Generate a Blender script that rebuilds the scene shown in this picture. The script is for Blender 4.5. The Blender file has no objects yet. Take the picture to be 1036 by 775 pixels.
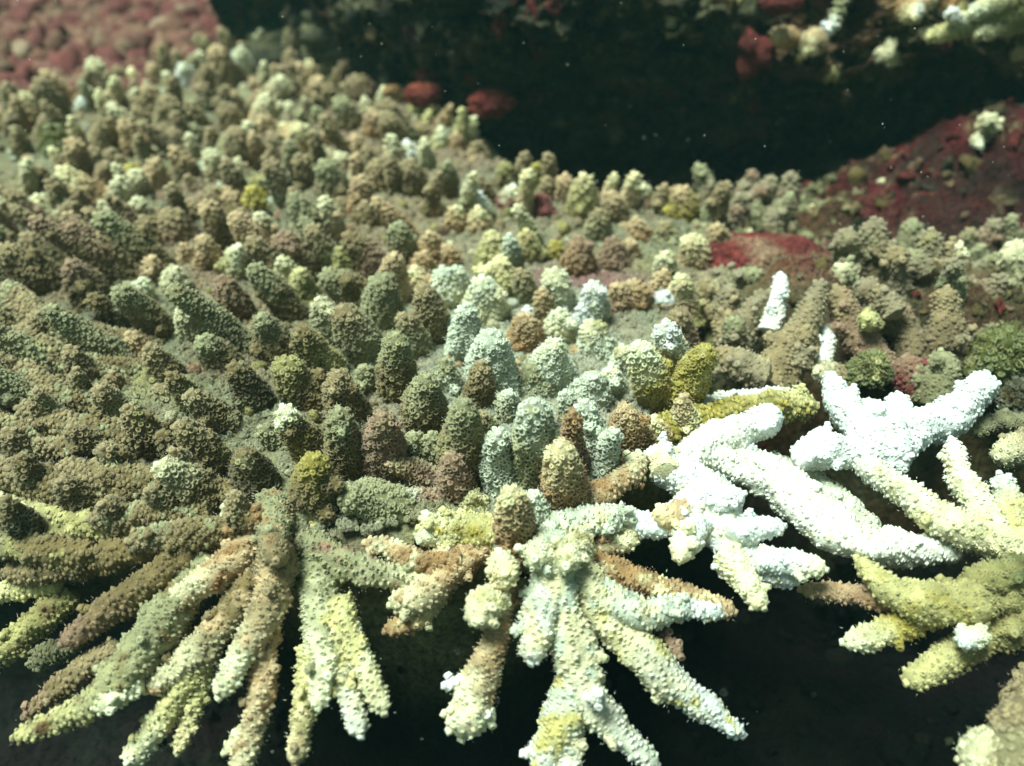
import bpy, math, random
import numpy as np
from mathutils import Vector

S = bpy.context.scene
R = math.radians
random.seed(7)
rng = np.random.default_rng(7)

# ------------------------------------------------------------------ camera
CAM_Z, PITCH, HF = 3.0, 35.0, 60.0
cam_d = bpy.data.cameras.new('camera')
cam = bpy.data.objects.new('camera', cam_d)
S.collection.objects.link(cam)
cam.location = (0, 0, CAM_Z)
cam.rotation_euler = (R(90 - PITCH), 0, 0)
cam_d.sensor_width = 36
cam_d.lens = 18 / math.tan(R(HF / 2))
cam_d.clip_start = 0.02
cam_d.clip_end = 400
cam_d.dof.use_dof = True
cam_d.dof.focus_distance = 4.5
cam_d.dof.aperture_fstop = 0.50
S.camera = cam

# ------------------------------------------------------------------ world, sun, exposure
SUN_EL, SUN_AZ = 70.0, 255.0       # azimuth measured clockwise from +Y (high, from the left)
w = bpy.data.worlds.new('World')
S.world = w
w.use_nodes = True
nt = w.node_tree
nt.nodes.clear()
sky = nt.nodes.new('ShaderNodeTexSky')
sky.sky_type = 'NISHITA'
sky.sun_disc = False
sky.sun_elevation = R(SUN_EL)
sky.sun_rotation = R(SUN_AZ)
tint = nt.nodes.new('ShaderNodeMix')
tint.data_type = 'RGBA'
tint.blend_type = 'MULTIPLY'
tint.inputs['Factor'].default_value = 1
tint.inputs[7].default_value = (0.80, 1.0, 0.66, 1)
bg = nt.nodes.new('ShaderNodeBackground')
bg.inputs['Strength'].default_value = 0.06
wo = nt.nodes.new('ShaderNodeOutputWorld')
nt.links.new(sky.outputs[0], tint.inputs[6])
nt.links.new(tint.outputs[2], bg.inputs[0])
nt.links.new(bg.outputs[0], wo.inputs[0])
sd = bpy.data.lights.new('sun', 'SUN')
sd.energy = 5.0
sd.angle = R(22)
sd.color = (0.83, 1.0, 0.90)
sun = bpy.data.objects.new('sun', sd)
S.collection.objects.link(sun)
sdir = Vector((math.sin(R(SUN_AZ)) * math.cos(R(SUN_EL)), math.cos(R(SUN_AZ)) * math.cos(R(SUN_EL)), math.sin(R(SUN_EL))))
sun.rotation_euler = sdir.to_track_quat('Z', 'Y').to_euler()
sun.location = sdir * 30
S.view_settings.view_transform = 'Standard'
S.view_settings.look = 'None'
S.view_settings.exposure = 0.65
S.view_settings.gamma = 1
S.cycles.use_denoising = True
S.cycles.max_bounces = 6
S.cycles.volume_bounces = 0

# ------------------------------------------------------------------ helpers
FPX = 518 / math.tan(R(HF / 2))
FW = np.array([0, math.cos(R(PITCH)), -math.sin(R(PITCH))])
UP = np.array([0, math.sin(R(PITCH)), math.cos(R(PITCH))])
RT = np.array([1.0, 0, 0])
CAMP = np.array([0, 0, CAM_Z])

def ray(px, py):
    return FW + (px - 518) / FPX * RT - (py - 387.5) / FPX * UP

def at(px, py, z=0.0):
    d = ray(px, py)
    return CAMP + d * ((z - CAM_Z) / d[2])

def at_y(px, py, y):
    d = ray(px, py)
    return CAMP + d * (y / d[1])

def proj(P):
    q = np.atleast_2d(P) - CAMP
    dep = q @ FW
    return np.stack([518 + FPX * (q @ RT) / dep, 387.5 - FPX * (q @ UP) / dep, dep], 1)

def depth(p):
    return float((np.asarray(p) - CAMP) @ FW)

def s2l(c):
    c = np.asarray(c, float) / 255
    return np.where(c <= 0.04045, c / 12.92, ((c + 0.055) / 1.055) ** 2.4)

def _h(ix, iy, iz, s):
    n = (ix * 374761393 + iy * 668265263 + iz * 2147483647 + s * 1274126177) & 0xFFFFFFFF
    n = ((n ^ (n >> 13)) * 1274126177) & 0xFFFFFFFF
    n = ((n ^ (n >> 16)) * 2246822519) & 0xFFFFFFFF
    return ((n ^ (n >> 15)) & 0xFFFFFF) / float(0xFFFFFF)

def vnoise(P, s=0):
    P = np.asarray(P, float)
    i = np.floor(P).astype(np.int64)
    f = P - i
    f = f * f * (3 - 2 * f)
    o = 0
    for dx in (0, 1):
        for dy in (0, 1):
            for dz in (0, 1):
                wgt = (f[:, 0] if dx else 1 - f[:, 0]) * (f[:, 1] if dy else 1 - f[:, 1]) * (f[:, 2] if dz else 1 - f[:, 2])
                o = o + wgt * _h(i[:, 0] + dx, i[:, 1] + dy, i[:, 2] + dz, s)
    return o * 2 - 1

def fbm(P, s=0, n=4, g=0.5):
    o, a, t = 0, 1.0, 0
    P = np.asarray(P, float)
    for k in range(n):
        o = o + a * vnoise(P * 2 ** k + 17.3 * k, s + k)
        t += a
        a *= g
    return o / t

def sst(a, b, x):
    t = np.clip((x - a) / (b - a), 0, 1)
    return t * t * (3 - 2 * t)

class MB:
    def __init__(s):
        s.V, s.F, s.C, s.n = [], [], [], 0
    def add(s, V, F, C):
        V = np.asarray(V, np.float32)
        F = np.asarray(F, np.int64)
        C = np.broadcast_to(np.asarray(C, np.float32), V.shape)
        s.V.append(V); s.C.append(C); s.F.append(F + s.n); s.n += len(V)
    def mesh(s, name, mat, origin=(0, 0, 0)):
        V = np.concatenate(s.V) - np.asarray(origin, np.float32)
        C = np.concatenate(s.C)
        tri = [f for f in s.F if f.shape[1] == 3]
        qd = [f for f in s.F if f.shape[1] == 4]
        lt = np.concatenate([f.ravel() for f in qd + tri])
        tot = np.concatenate([np.full(len(f), f.shape[1]) for f in qd + tri])
        me = bpy.data.meshes.new(name)
        me.vertices.add(len(V)); me.vertices.foreach_set('co', V.astype(np.float32).ravel())
        me.loops.add(len(lt)); me.loops.foreach_set('vertex_index', lt.astype(np.int32))
        me.polygons.add(len(tot))
        st = np.concatenate([[0], np.cumsum(tot)[:-1]])
        me.polygons.foreach_set('loop_start', st.astype(np.int32))
        me.polygons.foreach_set('use_smooth', np.ones(len(tot), bool))
        me.update(calc_edges=True)
        a = me.color_attributes.new('tissue', 'FLOAT_COLOR', 'POINT')
        a.data.foreach_set('color', np.concatenate([C, np.ones((len(C), 1), np.float32)], 1).astype(np.float32).ravel())
        me.materials.append(mat)
        me.validate()
        return me
    def obj(s, name, mat, parent=None, origin=(0, 0, 0)):
        o = bpy.data.objects.new(name, s.mesh(name, mat, origin))
        S.collection.objects.link(o)
        if parent is not None:
            o.parent = parent
            o.location = Vector(origin) - parent.location
        else:
            o.location = origin
        return o

def tag(o, label=None, cat=None, group=None, kind=None):
    if label: o['label'] = label
    if cat: o['category'] = cat
    if group: o['group'] = group
    if kind: o['kind'] = kind
    return o

def empty(name, loc):
    o = bpy.data.objects.new(name, None)
    S.collection.objects.link(o)
    o.location = loc
    o.empty_display_size = 0.1
    return o

# ------------------------------------------------------------------ materials
def nd(t, k, **kw):
    n = t.nodes.new(k)
    for a, b in kw.items():
        setattr(n, a, b)
    return n

def organic(name, vscale=40, vdist=0.5, nscale=90, ndist=0.4, rough=0.75, sheen=0.3, var=0.35, speck=0.0, dist=0.012, sss=0.0):
    m = bpy.data.materials.new(name)
    m.use_nodes = True
    t = m.node_tree
    b = t.nodes['Principled BSDF']
    b.inputs['Roughness'].default_value = rough
    b.inputs['Specular IOR Level'].default_value = 0.25
    b.inputs['Sheen Weight'].default_value = sheen
    b.inputs['Sheen Roughness'].default_value = 0.5
    b.inputs['Sheen Tint'].default_value = (0.95, 1.0, 0.85, 1)
    if sss:
        b.inputs['Subsurface Weight'].default_value = sss
        b.inputs['Subsurface Radius'].default_value = (0.02, 0.025, 0.02)
        b.inputs['Subsurface Scale'].default_value = 1
    at_ = nd(t, 'ShaderNodeAttribute', attribute_name='tissue')
    geo = nd(t, 'ShaderNodeTexCoord')
    L = t.links.new
    n1 = nd(t, 'ShaderNodeTexNoise'); n1.inputs['Scale'].default_value = nscale; n1.inputs['Detail'].default_value = 5; n1.inputs['Roughness'].default_value = 0.7
    n2 = nd(t, 'ShaderNodeTexNoise'); n2.inputs['Scale'].default_value = nscale / 9; n2.inputs['Detail'].default_value = 3
    v = nd(t, 'ShaderNodeTexVoronoi'); v.inputs['Scale'].default_value = vscale
    gp = nd(t, 'ShaderNodeNewGeometry')
    for n in (n1, n2, v):
        L(gp.outputs['Position'], n.inputs['Vector'])
    mr = nd(t, 'ShaderNodeMapRange'); mr.inputs['From Min'].default_value = 0.3; mr.inputs['From Max'].default_value = 0.7
    mr.inputs['To Min'].default_value = 1 - var; mr.inputs['To Max'].default_value = 1 + var
    L(n1.outputs[0], mr.inputs['Value'])
    mr2 = nd(t, 'ShaderNodeMapRange'); mr2.inputs['From Min'].default_value = 0.3; mr2.inputs['From Max'].default_value = 0.7
    mr2.inputs['To Min'].default_value = 1 - var * 0.6; mr2.inputs['To Max'].default_value = 1 + var * 0.6
    L(n2.outputs[0], mr2.inputs['Value'])
    mm = nd(t, 'ShaderNodeMath', operation='MULTIPLY'); L(mr.outputs[0], mm.inputs[0]); L(mr2.outputs[0], mm.inputs[1])
    sc = nd(t, 'ShaderNodeVectorMath', operation='SCALE')
    L(at_.outputs['Color'], sc.inputs[0]); L(mm.outputs[0], sc.inputs['Scale'])
    L(sc.outputs[0], b.inputs['Base Color'])
    bm1 = nd(t, 'ShaderNodeBump'); bm1.inputs['Strength'].default_value = ndist; bm1.inputs['Distance'].default_value = dist
    L(n1.outputs[0], bm1.inputs['Height'])
    bm2 = nd(t, 'ShaderNodeBump'); bm2.inputs['Strength'].default_value = vdist; bm2.inputs['Distance'].default_value = dist; bm2.invert = True
    L(v.outputs['Distance'], bm2.inputs['Height']); L(bm1.outputs[0], bm2.inputs['Normal'])
    L(bm2.outputs[0], b.inputs['Normal'])
    return m

M_coral = organic('coral_tissue', vscale=75, vdist=0.35, nscale=120, ndist=0.7, rough=0.72, sheen=0.08, var=0.28, dist=0.01)
M_white = organic('bleached_skeleton', vscale=70, vdist=0.35, nscale=90, ndist=0.5, rough=0.65, sheen=0.15, var=0.10, dist=0.008, sss=0.15)
M_rock = organic('reef_rock', vscale=14, vdist=0.5, nscale=26, ndist=1.0, rough=0.85, sheen=0.0, var=0.75, dist=0.05)
M_plate = organic('colony_base', vscale=55, vdist=0.6, nscale=60, ndist=1.0, rough=0.8, sheen=0.1, var=0.35, dist=0.02)
M_algae = organic('algae_filament', vscale=50, vdist=0.1, nscale=40, ndist=0.2, rough=0.6, sheen=0.05, var=0.3, dist=0.005)
M_stone = organic('rubble_stone', vscale=40, vdist=0.4, nscale=50, ndist=1.0, rough=0.8, sheen=0.0, var=0.4, dist=0.02)

# ------------------------------------------------------------------ palette (tissue colours)
PAL = {k: s2l(v) for k, v in {
    'O': (120, 101, 62), 'D': (86, 74, 48), 'T': (150, 130, 94), 'G': (150, 146, 108), 'P': (214, 205, 164),
    'W': (216, 220, 213), 'M': (198, 202, 178), 'C': (226, 208, 158), 'U': (134, 68, 50), 'J': (142, 128, 100), 'H': (118, 102, 72), 'R': (158, 122, 80), 'Y': (160, 144, 64),
    'B': (146, 116, 92), 'L': (196, 186, 128), 'K': (70, 68, 50), 'N': (190, 162, 122), 'V': (154, 144, 90),
    'E': (116, 50, 46), 'X': (230, 226, 184), 'F': (128, 122, 88), 'A': (96, 98, 52), 'S': (228, 226, 208)}.items()}

# ------------------------------------------------------------------ coral branch builder
def catmull(P, m=48):
    P = np.asarray(P, float)
    if len(P) == 2:
        t = np.linspace(0, 1, m)[:, None]
        return P[0] * (1 - t) + P[1] * t
    Q = np.vstack([2 * P[0] - P[1], P, 2 * P[-1] - P[-2]])
    out = []
    n = len(P) - 1
    per = max(4, m // n)
    for i in range(n):
        p0, p1, p2, p3 = Q[i:i + 4]
        t = np.linspace(0, 1, per, endpoint=(i == n - 1))[:, None]
        out.append(0.5 * (2 * p1 + (p2 - p0) * t + (2 * p0 - 5 * p1 + 4 * p2 - p3) * t ** 2 + (3 * p1 - p0 - 3 * p2 + p3) * t ** 3))
    return np.vstack(out)

def ring_cups(mb, P, N, T, rad, hgt, col_rim, col_pit, col_base, n, lean=0.55, open_=0.55, pit=0.25):
    """little tubular corallites: base ring, rim, inner rim, pit"""
    k = len(P)
    if k == 0:
        return
    A = N + T * lean
    A /= np.linalg.norm(A, axis=1)[:, None] + 1e-9
    U = np.cross(A, T + 1e-4)
    U /= np.linalg.norm(U, axis=1)[:, None] + 1e-9
    W = np.cross(A, U)
    rad = np.broadcast_to(rad, (k,))[:, None, None]
    hgt = np.broadcast_to(hgt, (k,))[:, None, None]
    ang = np.arange(n) / n * 2 * math.pi
    D = U[:, None, :] * np.cos(ang)[None, :, None] + W[:, None, :] * np.sin(ang)[None, :, None]
    jit = 1 + 0.18 * rng.standard_normal((k, n, 1))
    Pc = P[:, None, :]
    Ac = A[:, None, :]
    # lip on the side away from the tip is longer (nariform)
    side = -(D * T[:, None, :]).sum(2, keepdims=True)
    r0 = Pc + D * rad * 1.35 - N[:, None, :] * hgt * 0.35
    r1 = Pc + D * rad * jit + Ac * hgt * (1 + 0.30 * side)
    r2 = Pc + D * rad * open_ + Ac * hgt * (0.92 + 0.30 * side)
    c = Pc + Ac * hgt * pit
    V = np.concatenate([r0, r1, r2, c], 1).reshape(-1, 3)
    m = 3 * n + 1
    i = np.arange(n); j = (i + 1) % n
    q = np.concatenate([np.stack([i, j, n + j, n + i], 1), np.stack([n + i, n + j, 2 * n + j, 2 * n + i], 1)])
    tr = np.stack([2 * n + i, 2 * n + j, np.full(n, 3 * n)], 1)
    off = (np.arange(k) * m)[:, None, None]
    C = np.empty((k, m, 3), np.float32)
    C[:, :n] = col_base[:, None]
    C[:, n:2 * n] = col_rim[:, None]
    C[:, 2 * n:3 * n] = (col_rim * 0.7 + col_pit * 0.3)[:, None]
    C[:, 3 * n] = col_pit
    base = mb.n
    mb.add(V, (q[None] + off).reshape(-1, 4), C.reshape(-1, 3))
    mb.F.append((tr[None] + off).reshape(-1, 3) + base)

def hairs(mb, P, N, ln, wd, C):
    k = len(P)
    if k == 0:
        return
    A = N + 0.6 * rng.standard_normal((k, 3))
    A /= np.linalg.norm(A, axis=1)[:, None]
    U = np.cross(A, [0.3, 0.9, 0.2]); U /= np.linalg.norm(U, axis=1)[:, None] + 1e-9
    W = np.cross(A, U)
    ln = (ln * rng.uniform(0.5, 1.3, k))[:, None]
    V = np.stack([P + U * wd, P - U * wd * 0.5 + W * wd * 0.87, P - U * wd * 0.5 - W * wd * 0.87, P + A * ln], 1).reshape(-1, 3)
    f = np.array([[0, 1, 3], [1, 2, 3], [2, 0, 3]])
    mb.add(V, (f[None] + (np.arange(k) * 4)[:, None, None]).reshape(-1, 3), np.repeat(C, 4, 0))

PXW = 1 / FPX
def branch_mesh(mb, pts, rad, cols, seed=0, white=False, lump=0.14, cup=1.0, hair=True, q=1.0, mott=0.5, style='scale', ts=0.35, stubs=0):
    """cols: string base, tip[, patch]"""
    C0 = catmull(pts)
    pr = np.interp(np.linspace(0, 1, len(C0)), np.linspace(0, 1, len(rad)), rad) * (0.92 if style == 'pore' else 0.97)
    d = np.r_[0, np.cumsum(np.linalg.norm(np.diff(C0, axis=0), axis=1))]
    L = d[-1] + 1e-6
    dep = float(np.mean((C0 - CAMP) @ FW))
    px = dep * PXW
    rm = float(np.mean(pr))
    n = int(np.clip(2 * math.pi * rm / (px * 4.2 / q), 10, 44))
    step = max(2 * math.pi * rm / n, L / 70)
    k = max(4, int(L / step))
    s = np.linspace(0, L, k)
    C = np.stack([np.interp(s, d, C0[:, a]) for a in range(3)], 1)
    r = np.interp(s, d, pr)
    T = np.gradient(C, axis=0); T /= np.linalg.norm(T, axis=1)[:, None] + 1e-9
    # rounded cap
    h = max(4, n // 6)
    a = np.linspace(0, math.pi / 2, h + 1)[1:]
    C = np.vstack([C, C[-1] + T[-1] * (r[-1] * np.sin(a))[:, None]])
    T = np.vstack([T, np.repeat(T[-1:], h, 0)])
    cf = np.maximum(np.cos(a), 0.02)
    rr = np.r_[r, r[-1] * cf]
    slope = np.r_[np.zeros(k), np.sin(a)]
    ss = np.r_[s, L + r[-1] * np.sin(a)]
    Lt = ss[-1]
    ref = np.array([0.37, 0.21, 0.9]) if abs(T[0][2]) < 0.8 else np.array([0.9, 0.3, 0.1])
    U = np.cross(T, ref); U /= np.linalg.norm(U, axis=1)[:, None] + 1e-9
    W = np.cross(T, U)
    ang = np.arange(n) / n * 2 * math.pi
    D = U[:, None] * np.cos(ang)[None, :, None] + W[:, None] * np.sin(ang)[None, :, None]
    Nn = D * np.sqrt(np.maximum(1 - slope ** 2, 0))[:, None, None] + T[:, None] * slope[:, None, None]
    P = C[:, None] + D * rr[:, None, None]
    m = len(C)
    Pf = P.reshape(-1, 3); Nf = Nn.reshape(-1, 3)
    rf = np.repeat(np.maximum(rr, r[-1] * 0.5), n)
    disp = fbm(Pf / rm * 0.9 + seed * 3.1, seed, 2) * lump * 1.6 + fbm(Pf / rm * 3.2 + seed, seed + 5, 3) * lump * (0.75 if white else 0.45)
    Pf = Pf + Nf * (disp * rf)[:, None]
    t = np.repeat(ss / Lt, n)
    base, tip = PAL[cols[0]], PAL[cols[1]]
    patch = PAL[cols[2]] if len(cols) > 2 else (base * 0.8 + PAL['T'] * 0.2)
    def colour(Pt, tt):
        a_ = sst(ts, 1.0, tt + 0.18 * vnoise(Pt / rm * 1.3 + seed, seed + 9))[:, None]
        c = base * (1 - a_) + tip * a_
        p_ = (sst(0.05, 0.5, fbm(Pt / rm * 1.1 + 9 * seed, seed + 2, 3)) * mott * (0.4 if len(cols) < 3 else 1.2))[:, None]
        c = c * (1 - p_) + patch * p_
        return np.clip(c * (1 + 0.22 * vnoise(Pt * 30, seed)[:, None]), 0.005, 0.9)
    Cf = colour(Pf, t)
    if cup > 0 and not white:
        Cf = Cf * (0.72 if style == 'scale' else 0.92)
    i = np.arange(m - 1)[:, None]; j = np.arange(n)[None]
    F = np.stack([i * n + j, i * n + (j + 1) % n, (i + 1) * n + (j + 1) % n, (i + 1) * n + j], 2).reshape(-1, 4)
    # orientation check
    f0 = F[len(F) // 3]
    nn = np.cross(Pf[f0[1]] - Pf[f0[0]], Pf[f0[2]] - Pf[f0[0]])
    if nn @ Nf[f0[0]] < 0:
        F = F[:, ::-1]
    mb.add(Pf, F, Cf)
    nb = mb.n
    cap = Pf[:n].mean(0) - T[0] * rr[0] * 0.6
    jr = np.arange(n)
    mb.add(np.vstack([Pf[:n], cap[None]]), np.stack([jr, (jr + 1) % n, np.full(n, n)], 1), np.vstack([Cf[:n], Cf[:1]]))
    # short side buds
    for b_ in range(stubs):
        fr_ = rng.uniform(0.25, 0.95); i_ = int(fr_ * (k - 1)); a_ = rng.uniform(0, 2 * math.pi)
        dd_ = U[i_] * math.cos(a_) + W[i_] * math.sin(a_)
        vw = CAMP - C[i_]; vw /= np.linalg.norm(vw)
        if dd_ @ vw < -0.3: dd_ = -dd_
        rb = rr[i_] * (rng.uniform(0.28, 0.42) if style != 'pore' else rng.uniform(0.26, 0.4))
        dd_ = dd_ + T[i_] * 0.6; dd_ /= np.linalg.norm(dd_)
        p0 = C[i_] + dd_ * rr[i_] * 0.4; p1 = C[i_] + dd_ * (rr[i_] * rng.uniform(1.05, 1.35))
        branch_mesh(mb, np.array([p0, p1]), np.array([rb * 1.3, rb]), (cols[1] + cols[1]) if white or fr_ > 0.85 else cols[0] + cols[0], seed=seed + 31 * b_ + 7, white=white, cup=cup, hair=hair, q=q * 0.8, style=style)
    # corallites in a golden spiral
    if cup > 0:
        sp = {'scale': max(0.029, 4.8 * px), 'pore': max(0.031, 5.6 * px), 'nub': max(0.026, 4.6 * px)}['nub' if white else style] / math.sqrt(cup)
        area = 2 * math.pi * rm * Lt
        kc = int(min(area / sp ** 2, 900))
        u = (np.arange(kc) + 0.5) / kc
        # density follows radius
        cum = np.cumsum(rr * np.gradient(ss)); cum = (cum - cum[0]) / (cum[-1] - cum[0])
        ui = np.interp(u, cum, np.arange(m))
        th = np.arange(kc) * 2.399963 + seed + 0.15 * rng.standard_normal(kc)
        i0 = np.clip(ui.astype(int), 0, m - 2); fr = (ui - i0)[:, None]
        jj = np.mod(th / (2 * math.pi) * n, n); j0 = jj.astype(int) % n; fj = (jj - jj.astype(int))[:, None]; j1 = (j0 + 1) % n
        G = Pf.reshape(m, n, 3)
        Pc = (G[i0, j0] * (1 - fj) + G[i0, j1] * fj) * (1 - fr) + (G[i0 + 1, j0] * (1 - fj) + G[i0 + 1, j1] * fj) * fr
        GN = Nf.reshape(m, n, 3)
        Nc = (GN[i0, j0] * (1 - fj) + GN[i0, j1] * fj) * (1 - fr) + (GN[i0 + 1, j0] * (1 - fj) + GN[i0 + 1, j1] * fj) * fr
        Nc /= np.linalg.norm(Nc, axis=1)[:, None] + 1e-9
        Tc = T[i0]
        view = CAMP - Pc
        view /= np.linalg.norm(view, axis=1)[:, None]
        keep = (Nc * view).sum(1) > -0.45
        Pc, Nc, Tc, ut = Pc[keep], Nc[keep], Tc[keep], (np.interp(ui, np.arange(m), ss) / Lt)[keep]
        kk = len(Pc)
        cc = colour(Pc, ut)
        if white:
            cr = sp * 0.40 * rng.uniform(0.6, 1.25, kk)
            rim = np.clip(cc * 1.06 + 0.02, 0, 0.88)
            ring_cups(mb, Pc, Nc, Tc, cr * 0.9, cr * rng.uniform(0.15, 0.95, kk), rim, cc * 0.8, cc, 5, lean=0.4, open_=0.45, pit=0.8)
        elif style == 'pore':
            cr = sp * 0.33 * rng.uniform(0.7, 1.2, kk)
            rim = np.clip(cc * 1.10 + 0.03, 0, 0.85)
            ring_cups(mb, Pc, Nc, Tc, cr, cr * rng.uniform(0.35, 1.35, kk), rim, cc * 0.25, cc, 6, lean=0.7, open_=0.60, pit=-0.1)
        else:
            cr = sp * 0.45 * rng.uniform(0.82, 1.12, kk)
            rim = np.clip(cc * 1.18 + np.array([0.045, 0.047, 0.036]), 0, 0.85)
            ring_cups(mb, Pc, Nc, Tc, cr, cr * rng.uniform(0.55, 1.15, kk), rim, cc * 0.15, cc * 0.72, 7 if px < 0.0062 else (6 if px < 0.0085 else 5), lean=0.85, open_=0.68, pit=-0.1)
        # axial corallite
        ring_cups(mb, Pf.reshape(m, n, 3)[-1].mean(0)[None], T[-1:], U[-1:], np.array([sp * 0.5]), np.array([sp * 0.45]),
                  np.clip(tip * 1.2 + 0.05, 0, 0.9)[None], tip[None] * 0.45, tip[None], 8, lean=0.0)
        if hair and not white:
            kh = int(kk * (4.0 if style == 'scale' and not white else 1.0))
            ix = rng.integers(0, kk, kh)
            Ph = Pc[ix] + (rng.standard_normal((kh, 3)) - 0) * sp * 0.35
            Ph = Ph + Nc[ix] * sp * 0.12
            hairs(mb, Ph, Nc[ix], sp * 0.5, px * 0.38, np.clip(cc[ix] * 1.3 + 0.14, 0, 0.85))

occ = []      # image discs taken by traced branches
def note(pts, rad):
    pj = proj(np.asarray(pts))
    for (a, b, c), r in zip(pj, rad):
        occ.append((a, b, r / c * FPX))

def trace(spec, zb, zt, zs=None):
    """spec [(px,py,rpx)...] -> points along a line from height zb to zt, base first; the tip point marks the extreme end"""
    n = len(spec)
    P, Rr = [], []
    for i, (x, y, r) in enumerate(spec):
        z = zs[i] if zs else zb + (zt - zb) * i / (n - 1)
        p = at(x, y, z)
        P.append(p); Rr.append(r * depth(p) / FPX)
    P = np.array(P)
    d = P[-1] - P[-2]
    L = np.linalg.norm(d)
    P[-1] = P[-1] - d / L * min(Rr[-1] * 0.75, L * 0.6)
    return P, np.array(Rr)

def knob(bx, by, tx, ty, r, lean=0.3, zb=-0.06, r0=None):
    b = at(bx, by, zb)
    lpx = math.hypot(bx - tx, by - ty)
    L = lpx * depth(b) / FPX
    t = at_y(tx, ty, b[1] - lean * L)
    if t[2] < 0.07:
        t = at(tx, ty, 0.07)
    if t[2] > 0.75:
        t = at(tx, ty, 0.6)
    mid = (b + t) / 2 + np.array([0, 0.0, 0.02])
    rw = r * depth(t) / FPX
    d = t - b
    Ln = np.linalg.norm(d)
    tp = rng.uniform(0.50, 0.70)
    t2 = t - d / Ln * min(rw * tp * 0.9, Ln * 0.5)
    jx = rng.normal(0, 0.012, 3)
    P = np.array([b - [0, 0, 0.03], b * 0.72 + t2 * 0.28 + np.array([(tx - bx) * -0.0006, 0, -0.012]), b * 0.38 + t2 * 0.62 + jx, t2])
    return P, np.array([rw * 1.22, rw * 1.12, rw * 1.03, rw * tp])

sid = [0]
def add_part(parent, name, P, Rr, cols, mat=None, white=False, label=None, **kw):
    sid[0] += 1
    mb = MB()
    branch_mesh(mb, P, Rr, cols, seed=sid[0], white=white, **kw)
    o = mb.obj(name, mat or (M_white if white else M_coral), None, tuple(P[0]))
    if parent is not None:
        o.parent = parent
        q = parent
        off = Vector((0, 0, 0))
        while q is not None:
            off += q.location
            q = q.parent
        o.location = Vector(tuple(P[0])) - off
    if label:
        o['label'] = label
    note(P, Rr)
    return o

# ------------------------------------------------------------------ ground geometry
def poly_w(px):
    return np.array([at(x, y, 0)[:2] for x, y in px])

def sdist(P, poly):
    """signed distance, positive inside"""
    A = poly; B = np.roll(poly, -1, 0)
    d = np.full(len(P), 1e9); ins = np.zeros(len(P), bool)
    for a, b in zip(A, B):
        e = b - a
        t = np.clip(((P - a) @ e) / (e @ e), 0, 1)
        d = np.minimum(d, np.linalg.norm(P - a - t[:, None] * e, axis=1))
        c = ((a[1] > P[:, 1]) != (b[1] > P[:, 1]))
        with np.errstate(divide='ignore', invalid='ignore'):
            xi = (b[0] - a[0]) * (P[:, 1] - a[1]) / (b[1] - a[1]) + a[0]
        ins ^= c & (P[:, 0] < xi)
    return np.where(ins, d, -d)

PLATE = poly_w([(-420, 440), (-420, 140), (-100, 135), (40, 112), (120, 84), (240, 58), (350, 64), (440, 105), (500, 160), (580, 190), (660, 200), (735, 215), (745, 262), (700, 320), (690, 400),
                (640, 430), (600, 470), (590, 540), (560, 568), (500, 560), (450, 535), (350, 545), (300, 560), (255, 545), (180, 510), (100, 480), (0, 452), (-200, 452)])
REEF = poly_w([(-900, 420), (0, 415), (200, 440), (330, 500), (480, 520), (560, 470), (640, 400), (720, 372), (830, 352), (900, 385), (1000, 388), (1300, 400), (2200, 380), (5200, 20), (2000, 8), (-1500, 8), (-3500, 30)])

def colour_field(P, base_keys, scale, seed):
    c = None
    for i, k in enumerate(base_keys):
        n = sst(-0.15, 0.25, fbm(P * scale + 31 * i, seed + i, 3))[:, None]
        c = PAL[k] * np.ones_like(P) if c is None else c * (1 - n) + PAL[k] * n
    return c

def grid_faces(n, m):
    i = np.arange(n - 1)[:, None]; j = np.arange(m - 1)[None]
    return np.stack([i * m + j, i * m + j + 1, (i + 1) * m + j + 1, (i + 1) * m + j], 2).reshape(-1, 4)

def bump2(X, Y, cx, cy, rx, ry):
    return np.exp(-(((X - cx) / rx) ** 2 + ((Y - cy) / ry) ** 2))

def reef_height(X, Y, fine=True):
    P2 = np.stack([X, Y], 1)
    s = sdist(P2, REEF)
    P3 = np.stack([X, Y, 0 * X], 1)
    z = -2.4 + 2.22 * sst(-0.12, 0.42, s + 0.15 * fbm(P3 * 1.7, 40, 3))
    z = z + 0.22 * fbm(P3 * 0.7, 41, 3) * sst(0, 1, s) + 0.10 * fbm(P3 * 3, 42, 3)
    # hollow below the overhang
    hol = sst(0.9, 0.0, np.abs(Y - 8.6 - 0.15 * X) / 1.35 - 0.35) * sst(-0.7, 0.5, X - 0.1 + 0.3 * fbm(P3 * 1.5, 45, 2)) * sst(4.9, 3.3, X + 0.5 * (Y - 8))
    z = z - (0.58 + 0.25 * fbm(P3 * 1.9, 48, 3)) * hol
    # crusted ledge on the right and the rise at the back left
    z = z + 0.85 * bump2(X, Y, 4.7, 7.5, 1.7, 0.8) + 0.30 * bump2(X, Y, 1.95, 5.45, 0.42, 0.55) + 0.34 * bump2(X, Y, 3.2, 5.3, 1.0, 0.6)
    z = z + 0.16 * bump2(X, Y, 2.2, 6.7, 0.55, 0.3) + (0.22 * fbm(P3 * 2.4, 46, 3) + 0.10 * (0.5 - np.abs(fbm(P3 * 5, 47, 2)) * 3)) * bump2(X, Y, 4.3, 7.2, 2.6, 1.2)
    z = z + 0.5 * sst(10.5, 15.0, Y)
    if fine:
        z = z + 0.05 * fbm(P3 * 9, 43, 3) + 0.02 * vnoise(P3 * 30, 44)
    return z

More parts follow.
